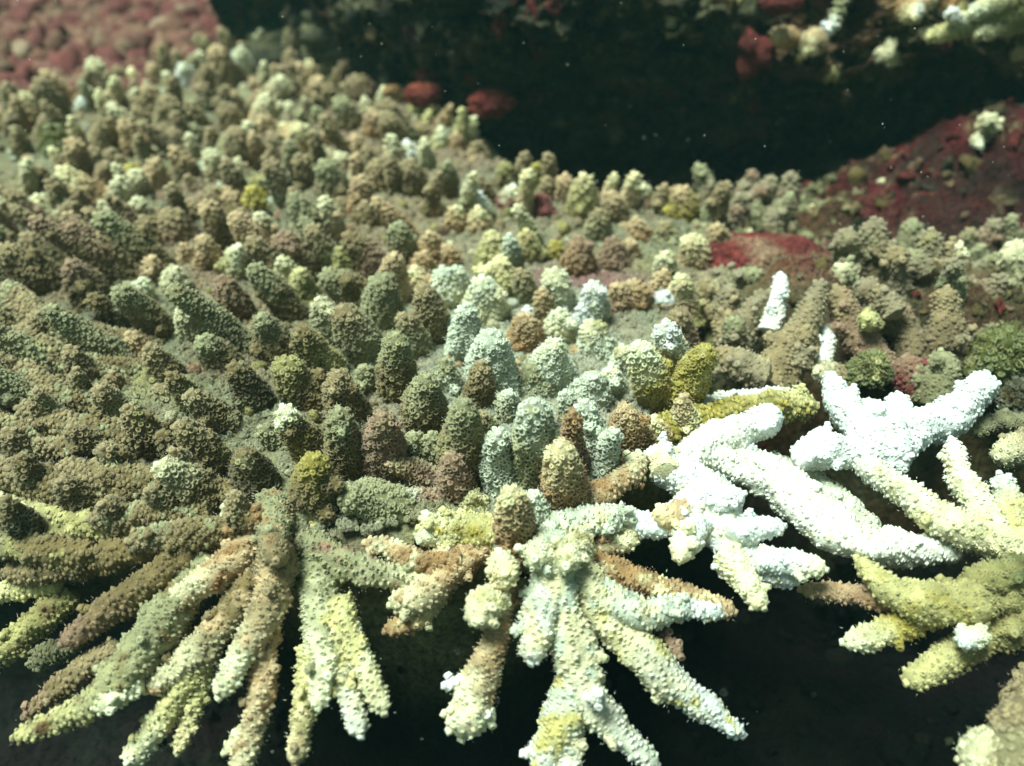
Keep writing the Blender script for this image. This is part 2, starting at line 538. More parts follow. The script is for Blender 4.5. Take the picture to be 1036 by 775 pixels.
xs = np.concatenate([-np.geomspace(3.6, 13, 60)[::-1], np.linspace(-3.55, 4.6, 300), np.geomspace(4.65, 14, 60)])
ys = np.concatenate([np.linspace(-4, 1.9, 30), np.geomspace(1.95, 12, 330), np.geomspace(12.2, 34, 50)])
X, Y = np.meshgrid(xs, ys)
X = X.ravel(); Y = Y.ravel()
Z = reef_height(X, Y)
P = np.stack([X, Y, Z], 1)
s_reef = sdist(P[:, :2], REEF)
Ccol = colour_field(P, ['F', 'K', 'G', 'O'], 1.6, 60)
# reddish crust at the back left and on the right ledge
rd = sst(0.1, 0.75, 0.9 * sst(9.2, 11.5, Y + 0.6 * (X + 2)) * sst(0.2, -1.5, X) + 0.45 * fbm(P * 0.8, 70, 4))
Ccol = Ccol * (1 - rd[:, None] * 0.75) + s2l((150, 92, 84)) * rd[:, None] * 0.75
ledge = np.clip(bump2(X, Y, 4.5, 7.3, 2.1, 1.0) * 2.4 + bump2(X, Y, 2.15, 5.9, 0.5, 0.55) * 1.6 + bump2(X, Y, 3.0, 4.9, 1.3, 0.7) * 0.9, 0, 1) * sst(-0.75, -0.3, fbm(P * 1.5, 71, 3))
lv = sst(-0.25, 0.35, fbm(P * 2.6, 73, 4))[:, None]
Ccol = Ccol * (1 - ledge[:, None]) + (s2l((78, 16, 22)) * lv + s2l((50, 30, 24)) * (1 - lv)) * ledge[:, None]  # dark red crust, darkened further in place of the wall's shadow
grn = sst(0.1, 0.5, fbm(P * 1.2, 75, 3))[:, None] * 0.35 * (1 - ledge[:, None])
Ccol = Ccol * (1 - grn) + PAL['A'] * grn
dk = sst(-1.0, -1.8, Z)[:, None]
deep = colour_field(P, ['K', 'E', 'F'], 2.2, 76) * 0.04  # shade of the deep gap painted into the rock colour
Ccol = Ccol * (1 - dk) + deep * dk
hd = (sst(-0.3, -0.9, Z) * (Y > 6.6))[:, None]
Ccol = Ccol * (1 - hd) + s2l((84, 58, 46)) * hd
wh = sst(0.30, 0.5, fbm(P * 7, 72, 3))[:, None] * (1 - dk) * 0.4
Ccol = Ccol * (1 - wh) + PAL['G'] * wh
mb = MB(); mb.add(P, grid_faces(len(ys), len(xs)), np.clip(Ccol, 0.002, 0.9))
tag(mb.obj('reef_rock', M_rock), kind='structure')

# overhanging rock wall behind the corals: swept profile (y, z) with lobes
prof = np.array([(12.5, -1.6), (11.6, -0.85), (10.3, -0.55), (9.6, -0.45), (9.15, -0.25), (8.85, 0.05), (8.7, 0.35), (8.5, 0.75), (8.45, 1.1), (8.5, 1.5), (8.8, 2.1), (9.3, 2.8), (10, 3.2), (12, 3.6), (15, 3.7)])
tt = np.concatenate([np.linspace(0, 10.5, 380), np.linspace(10.6, 14, 20)])
pyz = np.stack([np.interp(tt, np.arange(15), prof[:, 0]), np.interp(tt, np.arange(15), prof[:, 1])], 1)
wx = np.concatenate([np.linspace(-3.6, 7, 520), np.linspace(7.1, 13, 40)])
X, I = np.meshgrid(wx, np.arange(len(tt)))
X = X.ravel(); I = I.ravel()
Yw = pyz[I, 0]; Zw = pyz[I, 1]
bend = 2.6 * sst(0.6, -3.4, X) ** 1.2            # turns away at its left end
P = np.stack([X, Yw + bend - 0.06 * X, Zw], 1)
dsp = 0.62 * fbm(P * [0.55, 0.7, 1.0], 80, 3) + 0.30 * fbm(P * [1.6, 2.0, 2.6], 84, 4) + 0.20 * (1 - np.abs(fbm(P * [3, 3, 5], 86, 3)) * 3) + 0.14 * fbm(P * [7, 7, 10], 87, 3) + 0.05 * fbm(P * 22, 88, 3)
P[:, 1] -= dsp
P[:, 2] += 0.5 * (fbm(P * 1.3, 89, 3)) * sst(0, 4, tt[I])
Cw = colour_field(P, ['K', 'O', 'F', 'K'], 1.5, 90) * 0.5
er = sst(0.12, 0.4, fbm(P * 1.1, 95, 3))[:, None] * 0.6
Cw = Cw * (1 - er) + s2l((96, 44, 38)) * er
yl = (sst(0.1, 0.4, fbm(P * [1.0, 1.0, 2.5], 96, 3)) * sst(0.7, 1.3, Zw) * sst(2.0, 3.6, X))[:, None] * 0.8
Cw = Cw * (1 - yl) + PAL['V'] * yl
wl = sst(0.3, 0.5, fbm(P * 6, 97, 3))[:, None] * 0.35
Cw = Cw * (1 - wl) + PAL['G'] * wl
Cw = Cw * (1 - 0.35 * sst(3.4, 1.6, X))[:, None]  # wall colour dimmed toward the left, standing in for shade
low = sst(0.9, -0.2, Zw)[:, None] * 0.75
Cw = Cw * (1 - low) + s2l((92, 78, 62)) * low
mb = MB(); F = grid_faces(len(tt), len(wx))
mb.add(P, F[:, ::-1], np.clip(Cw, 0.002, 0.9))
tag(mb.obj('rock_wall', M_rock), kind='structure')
P_wall = P.copy()

# ------------------------------------------------------------------ main colony: base plate
colony = tag(empty('coral_colony', (-0.6, 5.2, -0.2)), 'large tan and grey-green knobbly coral with front fingers fanning out over the dark gap', 'coral')
def plate_z(X, Y):
    P3 = np.stack([X, Y, 0 * X], 1)
    return 0.07 * fbm(P3 * 0.9, 20, 2) + 0.035 * fbm(P3 * 4.5, 22, 3) + 0.014 * fbm(P3 * 18, 24, 2)
gx = np.concatenate([np.arange(-7, -3.2, 0.07), np.arange(-3.2, 2.2, 0.0215)])
gy = np.concatenate([np.arange(2.7, 6.4, 0.0215), np.arange(6.4, 12.4, 0.045)])
X, Y = np.meshgrid(gx, gy); X = X.ravel(); Y = Y.ravel()
dpl = sdist(np.stack([X, Y], 1), PLATE) + 0.05 * fbm(np.stack([X, Y, 0 * X], 1) * 3, 26, 3)
e = np.sqrt(np.clip(dpl / 0.22, 0, 1))
ztop = plate_z(X, Y) - 0.13 * (1 - e)
zbot = plate_z(X, Y) - 0.13 - 0.13 * e - 0.25 * sst(0.2, 1.2, dpl)
F = grid_faces(len(gy), len(gx))
okf = (dpl[F] > 0).all(1)
F = F[okf]
def plate_colour(P):
    c = colour_field(P, ['G', 'F', 'T'], 1.8, 28)
    pj = proj(P)
    mint = np.exp(-(((pj[:, 0] - 540) / 130) ** 2 + ((pj[:, 1] - 390) / 150) ** 2))[:, None] if False else bump2(P[:, 0], P[:, 1], 0.1, 4.4, 0.75, 1.3)[:, None]
    c = c * (1 - 0.75 * mint) + PAL['M'] * 0.75 * mint
    pk = (bump2(P[:, 0], P[:, 1], 0.42, 5.5, 0.42, 0.34) * 1.5 + bump2(P[:, 0], P[:, 1], -2.1, 5.6, 0.35, 0.25)).clip(0, 1)[:, None] * sst(-0.4, 0.1, fbm(P * 3, 29, 3))[:, None]
    c = c * (1 - pk) + s2l((150, 98, 90)) * pk
    far = (sst(6.3, 9, P[:, 1]) * sst(-0.2, 0.3, fbm(P * 1.3, 33, 3)))[:, None] * 0.4
    c = c * (1 - far) + s2l((140, 96, 84)) * far
    yl_ = (sst(0.2, 0.5, fbm(P * 1.9 + 3, 34, 3)) * 0.6)[:, None]
    return (c * (1 - yl_) + PAL['V'] * yl_) * 0.78
PT = np.stack([X, Y, ztop], 1)
def sub(P, F, C, mb):
    use = np.unique(F)
    mp = np.full(len(P), -1); mp[use] = np.arange(len(use))
    mb.add(P[use], mp[F], C[use] if len(C) == len(P) else C)
mb = MB()
sub(PT, F, plate_colour(PT), mb)
cx = F[::1]
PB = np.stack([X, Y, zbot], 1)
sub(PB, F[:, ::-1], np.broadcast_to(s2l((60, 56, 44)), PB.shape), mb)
# corallites and fuzz over the plate surface
def plate_scatter(n, xr, yr):
    x = rng.uniform(*xr, n); y = rng.uniform(*yr, n)
    k = sdist(np.stack([x, y], 1), PLATE) > 0.03
    return x[k], y[k]
x1, y1 = plate_scatter(15000, (-3.2, 1.3), (2.9, 6.0)); x2, y2 = plate_scatter(9000, (-4.5, 1.6), (6.0, 9.5)); x1 = np.r_[x1, x2]; y1 = np.r_[y1, y2]
Pc = np.stack([x1, y1, plate_z(x1, y1)], 1)
Nc = np.tile([0, 0, 1.0], (len(Pc), 1)) + 0.3 * rng.standard_normal((len(Pc), 3)); Nc /= np.linalg.norm(Nc, axis=1)[:, None]
Tc = np.tile([0, -1.0, 0.2], (len(Pc), 1)) * 0.5 + 0.3 * rng.standard_normal((len(Pc), 3))
cc = plate_colour(Pc)
cr = 0.014 * rng.uniform(0.7, 1.3, len(Pc)) * np.where(y1 > 6, 1.8, 1)
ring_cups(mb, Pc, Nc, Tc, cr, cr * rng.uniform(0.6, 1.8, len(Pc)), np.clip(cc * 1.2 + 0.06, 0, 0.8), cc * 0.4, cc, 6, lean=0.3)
hairs(mb, Pc[::2] + rng.standard_normal((len(Pc[::2]), 3)) * [0.01, 0.01, 0.002], Nc[::2], 0.03, 0.0014, np.clip(cc[::2] * 1.25 + 0.1, 0, 0.85))
base = mb.obj('base_plate', M_plate, colony, (0, 5, 0))

# ------------------------------------------------------------------ front fingers of the main colony (traced)
# each entry: list of limbs (first = branch, others = branchlets); limb = (points, z base, z tip, colours, options)
FR = [
 [([(188, 562, 17), (150, 590, 17), (110, 618, 16), (64, 650, 11)], -0.05, -0.30, 'OB', {})],
 [([(215, 570, 20), (170, 620, 24), (140, 665, 24), (100, 706, 16), (58, 730, 13), (16, 746, 9)], -0.12, -0.55, 'GLO', {}),
  ([(178, 602, 12), (186, 625, 11), (178, 650, 8)], -0.2, -0.34, 'VV', {}),
  ([(140, 690, 13), (105, 712, 12), (95, 716, 8)], -0.35, -0.38, 'XX', {})],
 [([(118, 655, 12), (80, 680, 13), (50, 705, 10), (26, 724, 7)], -0.35, -0.62, 'TBO', {})],
 [([(75, 600, 14), (40, 628, 15), (10, 652, 15), (-20, 676, 12)], -0.35, -0.55, 'VLO', {})],
 [([(80, 650, 8), (50, 660, 12), (34, 672, 10)], -0.75, -0.95, 'FF', {})],
 [([(165, 545, 18), (110, 562, 18), (60, 573, 16), (4, 580, 10)], -0.02, -0.22, 'OTO', {})],
 [([(150, 535, 14), (80, 530, 18), (30, 520, 17), (-30, 512, 14)], 0.0, -0.1, 'VPL', {})],
 [([(60, 590, 10), (20, 596, 11), (-20, 606, 9)], -0.28, -0.38, 'LP', {})],
 [([(272, 538, 16), (240, 562, 16), (205, 590, 17), (172, 612, 13)], 0.0, -0.16, 'NPR', {})],
 [([(270, 535, 17), (250, 524, 17), (228, 513, 14)], 0.02, 0.16, 'RPO', {})],
 [([(285, 545, 18), (262, 580, 16), (232, 622, 17), (200, 660, 18), (150, 698, 11)], -0.04, -0.40, 'OPN', {}),
  ([(205, 665, 15), (180, 705, 14), (155, 740, 13), (132, 770, 12)], -0.34, -0.70, 'LX', {}),
  ([(205, 672, 12), (196, 715, 11), (180, 760, 8)], -0.38, -0.66, 'LC', {})],
 [([(282, 552, 20), (276, 600, 20), (250, 650, 16), (222, 704, 12)], 0.0, -0.30, 'TXN', {}),
  ([(270, 625, 14), (266, 690, 14), (254, 740, 13), (240, 790, 12)], -0.22, -0.62, 'NPR', {}),
  ([(258, 728, 9), (243, 748, 8), (229, 760, 7)], -0.5, -0.56, 'PP', {})],
 [([(278, 505, 17), (277, 535, 18), (279, 566, 13)], 0.02, 0.12, 'GTR', {})],
 [([(318, 500, 22), (322, 560, 22), (322, 610, 20), (328, 660, 20), (322, 716, 11)], -0.03, -0.34, 'GXL', {}),
  ([(318, 655, 16), (308, 715, 12), (299, 772, 10)], -0.3, -0.52, 'LTC', {}),
  ([(340, 625, 16), (350, 680, 12), (364, 742, 11)], -0.2, -0.42, 'LSP', {}),
  ([(340, 610, 16), (364, 662, 12), (388, 720, 10)], -0.15, -0.34, 'LPX', {})],
 [([(308, 545, 17), (350, 570, 16), (395, 582, 13), (446, 588, 8)], -0.03, -0.12, 'GPB', {})],
 [([(500, 545, 15), (462, 575, 16), (428, 602, 16), (396, 612, 12)], -0.05, -0.18, 'NPR', {}),
  ([(450, 598, 12), (420, 625, 14), (392, 638, 10)], -0.22, -0.30, 'CRR', {})],
 [([(465, 565, 12), (425, 568, 11), (398, 556, 11), (371, 549, 9)], -0.05, -0.02, 'RNP', {})],
 [([(505, 540, 17), (470, 535, 19), (440, 538, 19), (424, 545, 14)], 0.0, 0.02, 'LXY', {}),
  ([(440, 540, 11), (431, 520, 9)], 0.02, 0.10, 'LX', {})],
 [([(512, 560, 13), (508, 615, 12), (497, 660, 14), (480, 700, 20), (468, 742, 22)], -0.02, -0.48, 'RXN', {}),
  ([(511, 592, 12), (508, 575, 16), (505, 560, 15)], 0.0, 0.12, 'CXP', {}),
  ([(505, 603, 14), (492, 610, 20), (481, 628, 15)], -0.08, -0.02, 'PPL', {}),
  ([(478, 715, 13), (455, 738, 12)], -0.42, -0.44, 'PXL', {}),
  ([(482, 712, 13), (496, 732, 11)], -0.42, -0.44, 'SXP', {}),
  ([(470, 690, 8), (451, 693, 6)], -0.34, -0.34, 'WW', {})],
 [([(558, 560, 20), (568, 610, 18), (582, 660, 22), (592, 700, 20), (620, 735, 17), (662, 772, 11)], 0.0, -0.62, 'PSM', {}),
  ([(562, 575, 20), (546, 625, 20), (537, 668, 15)], -0.06, -0.20, 'MSP', {}),
  ([(580, 680, 18), (566, 730, 22), (545, 782, 15)], -0.34, -0.60, 'MSL', {}),
  ([(578, 725, 14), (575, 784, 12)], -0.48, -0.58, 'PSP', {}),
  ([(600, 708, 9), (606, 702, 7)], -0.30, -0.22, 'SS', {})],
 [([(560, 545, 15), (545, 560, 17), (540, 566, 14)], 0.02, 0.10, 'MXP', {})],
 [([(590, 548, 15), (575, 562, 17), (572, 572, 14)], 0.02, 0.12, 'PXV', {})],
 [([(580, 565, 20), (605, 605, 22), (635, 645, 19), (672, 685, 21), (705, 710, 15), (750, 743, 10)], -0.05, -0.56, 'PWL', {}),
  ([(602, 598, 18), (645, 620, 17), (690, 615, 12), (729, 622, 9)], -0.12, -0.2, 'MWP', {}),
  ([(665, 632, 6), (688, 664, 5)], -0.3, -0.32, 'BB', {})],
 [([(585, 560, 15), (640, 586, 14), (690, 602, 14), (742, 619, 9)], -0.12, -0.24, 'RNC', {})],
 [([(560, 530, 16), (595, 528, 18), (628, 522, 14), (640, 524, 10)], 0.0, 0.04, 'MMP', {}),
  ([(625, 530, 13), (640, 545, 10), (600, 552, 12)], -0.05, -0.1, 'PRP', {})],
 [([(575, 505, 14), (610, 497, 14), (640, 478, 13), (647, 460, 11)], 0.0, 0.08, 'RXN', {})],
]
FR += [
 [([(200, 455, 14), (120, 442, 17), (60, 430, 15), (20, 413, 9)], 0.0, 0.16, 'OTG', dict(style='scale', lump=0.14))],
 [([(240, 505, 16), (160, 494, 21), (110, 486, 19), (62, 472, 10)], 0.0, 0.12, 'OTG', dict(style='scale', lump=0.14))],
 [([(130, 502, 16), (60, 494, 19), (-16, 470, 12)], 0.0, 0.08, 'OTG', dict(style='scale', lump=0.14))],
 [([(250, 535, 14), (185, 542, 17), (132, 547, 10)], -0.02, 0.04, 'OTG', dict(style='scale', lump=0.14))],
 [([(210, 518, 12), (145, 524, 15), (92, 525, 9)], 0.02, 0.08, 'OTG', dict(style='scale', lump=0.14))],
 [([(165, 352, 14), (105, 347, 18), (50, 330, 17), (6, 292, 11)], 0.0, 0.26, 'OTG', dict(style='scale', lump=0.14))],
 [([(150, 376, 12), (95, 374, 15), (50, 358, 14), (18, 332, 9)], 0.0, 0.2, 'OTG', dict(style='scale', lump=0.14))],
 [([(120, 412, 12), (65, 402, 14), (20, 370, 9)], 0.0, 0.18, 'OTG', dict(style='scale', lump=0.14))],
 [([(130, 462, 10), (75, 455, 13), (28, 452, 8)], 0.02, 0.10, 'OTG', dict(style='scale', lump=0.14))],
 [([(90, 562, 14), (30, 554, 15), (-20, 545, 12)], -0.06, -0.06, 'OGV', {})],
 [([(120, 510, 14), (70, 506, 14), (30, 500, 9)], 0.0, 0.0, 'OTG', dict(style='scale', lump=0.14))],
 [([(80, 440, 12), (40, 438, 13), (-10, 428, 9)], 0.04, 0.10, 'OTG', dict(style='scale', lump=0.14))],
 [([(300, 500, 20), (296, 528, 27), (296, 556, 24)], -0.10, -0.06, 'GTO', {})],
 [([(545, 505, 24), (548, 540, 30), (556, 572, 26)], -0.12, -0.05, 'MPV', {})],
 [([(490, 505, 20), (485, 535, 22), (492, 558, 16)], -0.12, -0.08, 'VLN', {})],
 [([(215, 505, 22), (205, 535, 24), (190, 560, 18)], -0.12, -0.12, 'OTG', {})],
 [([(585, 500, 20), (590, 520, 22), (600, 540, 16)], -0.12, -0.08, 'MMP', {})],
]
def build_set(root, sets, name='branch', white=False, **kw):
    for fam in sets:
        par = root
        for i, (pts, zb, zt, col, op) in enumerate(fam):
            Pp, Rr = trace(pts, zb, zt, op.get('zs'))
            o = {k: v for k, v in op.items() if k != 'zs'}
            k2 = dict(kw); k2.update(o)
            ob = add_part(root if i == 0 else par, name if i == 0 else 'branchlet', Pp, Rr, col, white=white if 'white' not in k2 else k2.pop('white'), **{a: b for a, b in k2.items() if a != 'white'})
            if i == 0:
                par = ob
build_set(colony, FR, q=1.1, style='pore', lump=0.25, stubs=2, mott=1.0)

# ------------------------------------------------------------------ upright and leaning knobs of the main colony (traced)
# base x, base y, tip x, tip y, radius px, colours
KN = [
 (60, 440, 36, 396, 13, 'OTG'), (100, 470, 72, 432, 14, 'OTD'), (50, 500, 20, 462, 13, 'DOG'), (130, 492, 104, 452, 14, 'OTG'), (90, 520, 60, 486, 13, 'OTD'),
 (180, 530, 150, 494, 14, 'OTG'), (30, 540, 4, 506, 13, 'DOG'), (130, 540, 104, 508, 13, 'OTD'), (60, 360, 36, 318, 13, 'OTG'), (96, 392, 70, 352, 13, 'OTD'),
 (30, 470, 8, 436, 12, 'OTD'), (200, 470, 160, 440, 13, 'DOG'), (120, 340, 92, 300, 13, 'DOG'), (20, 400, -4, 360, 13, 'OTD'), (180, 390, 150, 350, 13, 'OTG'),
 # left side, leaning left
 (137, 428, 99, 393, 14, 'GTO'), (164, 460, 128, 412, 15, 'OTV'), (232, 438, 191, 398, 15, 'OTG'),
 (224, 482, 181, 428, 17, 'OTV'), (214, 512, 160, 470, 20, 'OPG'), 
 (45, 446, -4, 428, 12, 'OTG'),
 (34, 412, -4, 404, 11, 'GPP'), (58, 296, 0, 250, 19, 'OTO'),
 (96, 312, 70, 266, 17, 'OBO'), (170, 348, 118, 292, 15, 'OGO'), (157, 366, 130, 338, 11, 'RNB'), (203, 352, 184, 312, 13, 'GPF'),
 (232, 380, 204, 342, 16, 'OGO'), (106, 292, 98, 262, 10, 'XXP'), (130, 290, 124, 258, 11, 'XXP'), (150, 312, 142, 284, 10, 'PXX'),
 (162, 292, 152, 262, 12, 'BNR'), (184, 304, 176, 272, 14, 'GPB'), (240, 328, 224, 282, 17, 'OBE'), (216, 280, 206, 240, 13, 'RNO'),
 (193, 272, 185, 248, 10, 'NNR'), (262, 416, 236, 370, 17, 'DOG'), (32, 402, -4, 380, 12, 'VLP'),
 (88, 412, 76, 374, 9, 'OTG'), (130, 400, 112, 378, 10, 'OTB'), (150, 440, 128, 424, 10, 'GTO'), (150, 395, 168, 372, 12, 'VOT'),
 (180, 412, 158, 392, 11, 'GTV'), (70, 440, 50, 410, 9, 'OGD'), (200, 420, 172, 378, 12, 'VOG'), (262, 500, 247, 458, 19, 'DOG'),
 (250, 540, 236, 500, 12, 'OTG'), (140, 370, 100, 340, 10, 'GTP'), 
 (200, 500, 175, 455, 12, 'OTG'), (30, 330, -8, 300, 14, 'OTG'),
 # middle
 (312, 285, 283, 238, 15, 'OBT'), (372, 312, 326, 278, 17, 'OGV'), (296, 300, 284, 262, 11, 'LPV'), (312, 310, 303, 274, 12, 'VLO'),
 (388, 332, 388, 280, 19, 'GGO'), (288, 368, 262, 320, 17, 'OGO'), (336, 384, 302, 334, 15, 'VOL'), (372, 366, 346, 312, 19, 'GTO'),
 (402, 404, 400, 340, 17, 'OGV'), (318, 412, 285, 366, 18, 'OVO'), (358, 424, 340, 378, 16, 'OTG'), (424, 362, 408, 318, 14, 'GTF'),
 (442, 348, 428, 292, 15, 'OTG'), (432, 442, 431, 382, 20, 'OGF'), (340, 350, 322, 304, 14, 'GPF'), (384, 286, 352, 238, 16, 'BOT'),
 (356, 290, 345, 252, 11, 'LVY'), (452, 310, 448, 272, 14, 'XSP'), (466, 300, 460, 272, 11, 'XSP'), (470, 368, 472, 310, 15, 'MWM'),
 (500, 400, 496, 338, 23, 'MSM'), (486, 412, 487, 368, 13, 'OTO'), (528, 356, 530, 320, 17, 'RNR'), (534, 330, 533, 312, 7, 'WW'),
 (566, 345, 566, 314, 14, 'PXP'), (590, 335, 588, 310, 9, 'WWS'), (562, 392, 560, 345, 18, 'MXM'), (604, 358, 598, 328, 18, 'MPY'),
 (603, 412, 600, 380, 14, 'SWM'), (586, 404, 583, 386, 8, 'SW'), (543, 400, 536, 372, 18, 'GGM'), (552, 330, 548, 294, 9, 'TNR'),
 (500, 270, 497, 236, 15, 'VLC'), (507, 300, 505, 262, 17, 'LCG'), (492, 326, 488, 284, 19, 'PXM'), (438, 268, 434, 236, 11, 'RNR'),
 (430, 284, 428, 256, 12, 'RNR'), (454, 272, 452, 250, 10, 'RNR'), (422, 298, 420, 272, 12, 'NCR'), (534, 266, 533, 234, 12, 'VLR'),
 (563, 264, 562, 246, 10, 'YYV'), (586, 276, 585, 242, 15, 'RBO'), (622, 272, 620, 242, 14, 'BBO'), (626, 318, 624, 288, 12, 'BNR'),
 (642, 316, 641, 286, 12, 'RNR'), (537, 494, 540, 408, 18, 'GMV'), (466, 490, 470, 408, 19, 'OGV'), (488, 450, 484, 420, 13, 'GTG'),
 (386, 482, 387, 420, 19, 'BBT'), (350, 482, 343, 416, 16, 'OGO'), (316, 462, 286, 414, 15, 'OXY'), (318, 516, 319, 464, 21, 'OYO'),
 (405, 518, 346, 500, 20, 'GGF'), (446, 490, 392, 468, 10, 'BNP'), (452, 505, 400, 502, 8, 'BSN'), (466, 505, 457, 462, 14, 'BBN'),
 (522, 555, 517, 496, 17, 'RCR'), (508, 500, 503, 438, 16, 'MSM'), (574, 512, 566, 452, 19, 'RCN'), (583, 480, 579, 418, 10, 'BRR'),
 (597, 460, 592, 408, 14, 'MSM'), (607, 470, 604, 434, 12, 'MWS'), (612, 482, 622, 436, 9, 'SWS'), (606, 486, 612, 466, 10, 'SWP'),
 (640, 455, 632, 412, 18, 'RNB'), (665, 450, 660, 424, 14, 'NCR'), (700, 440, 690, 402, 12, 'CNC'), (672, 408, 645, 350, 19, 'YXP'),
 (682, 395, 673, 328, 18, 'YSW'), (688, 412, 716, 352, 18, 'YYL'), (634, 380, 630, 352, 12, 'MPY'), (690, 350, 686, 316, 14, 'BTB'),
 (620, 400, 618, 372, 13, 'MXM'), (580, 430, 572, 398, 12, 'GMG'), (520, 430, 515, 398, 12, 'GMG'), (455, 400, 450, 366, 11, 'MGM'),
 (415, 470, 420, 440, 11, 'GGM'), (440, 470, 436, 440, 10, 'FG'), (460, 350, 456, 322, 11, 'GMM'), (400, 310, 398, 258, 12, 'NNV'),
 (340, 440, 330, 430, 10, 'GO'), (545, 440, 552, 412, 10, 'GM'), (510, 380, 522, 366, 9, 'RN'), (300, 450, 262, 434, 12, 'FGO'),
 (375, 400, 368, 372, 11, 'GGF'), (360, 470, 372, 440, 9, 'GG'), (480, 520, 478, 500, 12, 'LVP'), (540, 530, 538, 500, 14, 'MM'),
 # back row details
 (589, 222, 591, 178, 14, 'VCO'), (621, 225, 619, 196, 13, 'ONB'), (646, 246, 644, 222, 13, 'RNR'), (544, 186, 543, 166, 8, 'YYL'),
 (512, 192, 511, 166, 11, 'OVO'), (520, 214, 518, 190, 14, 'EXS'), (547, 218, 546, 198, 12, 'EEB'), (488, 222, 483, 196, 10, 'XWX'),
 (462, 234, 461, 210, 10, 'RCN'), (485, 236, 484, 212, 11, 'NCR'), (440, 220, 440, 200, 9, 'NCR'), (452, 202, 452, 164, 10, 'OGO'),
 (484, 164, 482, 144, 9, 'NTO'), (464, 158, 462, 136, 8, 'RNR'), (448, 156, 446, 130, 9, 'LXV'), (416, 170, 413, 144, 10, 'XSX'),
 (416, 202, 414, 164, 16, 'OTO'), (384, 200, 382, 164, 14, 'OTN'), (690, 222, 688, 190, 15, 'YNR'), (652, 208, 650, 188, 9, 'GPG'),
 (728, 262, 726, 228, 14, 'TNV'), (704, 272, 700, 240, 16, 'NCR'), (722, 226, 718, 204, 10, 'GGT'), (608, 250, 606, 214, 12, 'GTF'),
 (640, 268, 638, 244, 11, 'TNB'), (676, 250, 672, 226, 12, 'GTV'), (262, 208, 262, 180, 13, 'YVY'), (160, 195, 158, 162, 12, 'NNV'),
 (86, 118, 84, 100, 9, 'XWX'), (190, 90, 186, 66, 9, 'SXW'), (245, 80, 243, 50, 11, 'XXL'), (262, 30, 260, 18, 9, 'YYX'), (275, 60, 272, 34, 11, 'YVO'),
 (238, 28, 236, 8, 8, 'XLV'), (56, 240, 74, 206, 11, 'OTX'), (243, 286, 240, 250, 14, 'VXX')]
for q_ in KN:
    bx, by, tx, ty, r, col = q_
    if 440 < bx < 660 and by > 290: col = col.replace('W', 'S').replace('S', 'P' if col[0] == 'P' else 'M') if (tx, ty) not in ((530, 320), (533, 312), (588, 310), (673, 328)) else col
    if by > 262 and bx < 640: r = r * (1.03 if bx < 300 else 1.10)
    Pp, Rr = knob(bx, by, tx, ty, r, lean=0.25 + 0.15 * rng.random())
    add_part(colony, 'branch', Pp, Rr, col, white=False, cup=1.0, lump=0.13, stubs=int(rng.choice([0, 0, 1, 1, 2])) if r > 11 else 0, ts=0.7 if col[1] in 'SWX' and col[0] in 'OBDGR' else 0.45,
             label='pale yellow-green rounded branch tip' if (tx, ty) == (240, 250) else None)

# filler knobs, jittered, wherever nothing is traced yet
def occupied(px, py, r):
    O = fill_occ
    return bool((((O[:, 0] - px) ** 2 + (O[:, 1] - py) ** 2) < ((0.70 if py > 265 else (0.68 if py > 185 else 0.78)) * (O[:, 2] + r)) ** 2).any())
cand = []
y = 3.3
while y < 12.3:
    stepy = 0.13 if y > 6 else 0.15
    x = -7.0 if y > 8 else -4.0
    while x < 2.5:
        xx = x + rng.uniform(-0.07, 0.07); yy = y + rng.uniform(-0.07, 0.07)
        cand.append((xx, yy)); x += 0.15
    y += stepy
cand = np.array(cand)
cand = cand[sdist(cand, PLATE) > 0.08]
cand = cand[rng.permutation(len(cand))]
fill_occ = np.array(occ)
fill = []
for xx, yy in cand:
    r = rng.uniform(0.06, 0.11) if yy < 5.8 else rng.choice([0.055, 0.08, 0.105, 0.135]) * rng.uniform(0.85, 1.15)
    hgt = rng.uniform(0.2, 0.34) if yy < 5.8 else rng.uniform(0.12, 0.40)
    hgt *= 1 + 0.5 * sst(-0.4, -1.8, xx) * sst(6.2, 5.4, yy)
    lx = -0.85 * sst(-0.2, -2.2, xx) * sst(6.6, 5.2, yy) - 0.1 + (0.15 if yy < 6 else 0.38) * rng.standard_normal()
    b = np.array([xx, yy, plate_z(np.array([xx]), np.array([yy]))[0] - 0.06])
    t = b + np.array([lx * hgt, -0.25 * hgt, hgt + 0.05])
    pj = proj((b + 2 * t) / 3)[0]
    if pj[0] < -90 or pj[0] > 800 or pj[1] < 20:
        continue
    rp = r / pj[2] * FPX
    if occupied(pj[0], pj[1], rp):
        continue
    fill_occ = np.vstack([fill_occ, [pj[0], pj[1], rp]])
    fill.append((b, t, r, pj))
fill.sort(key=lambda f: f[3][2])
nchild = len([o for o in colony.children])
room = max(0, 296 - nchild)
rest = MB(); nrest = 0
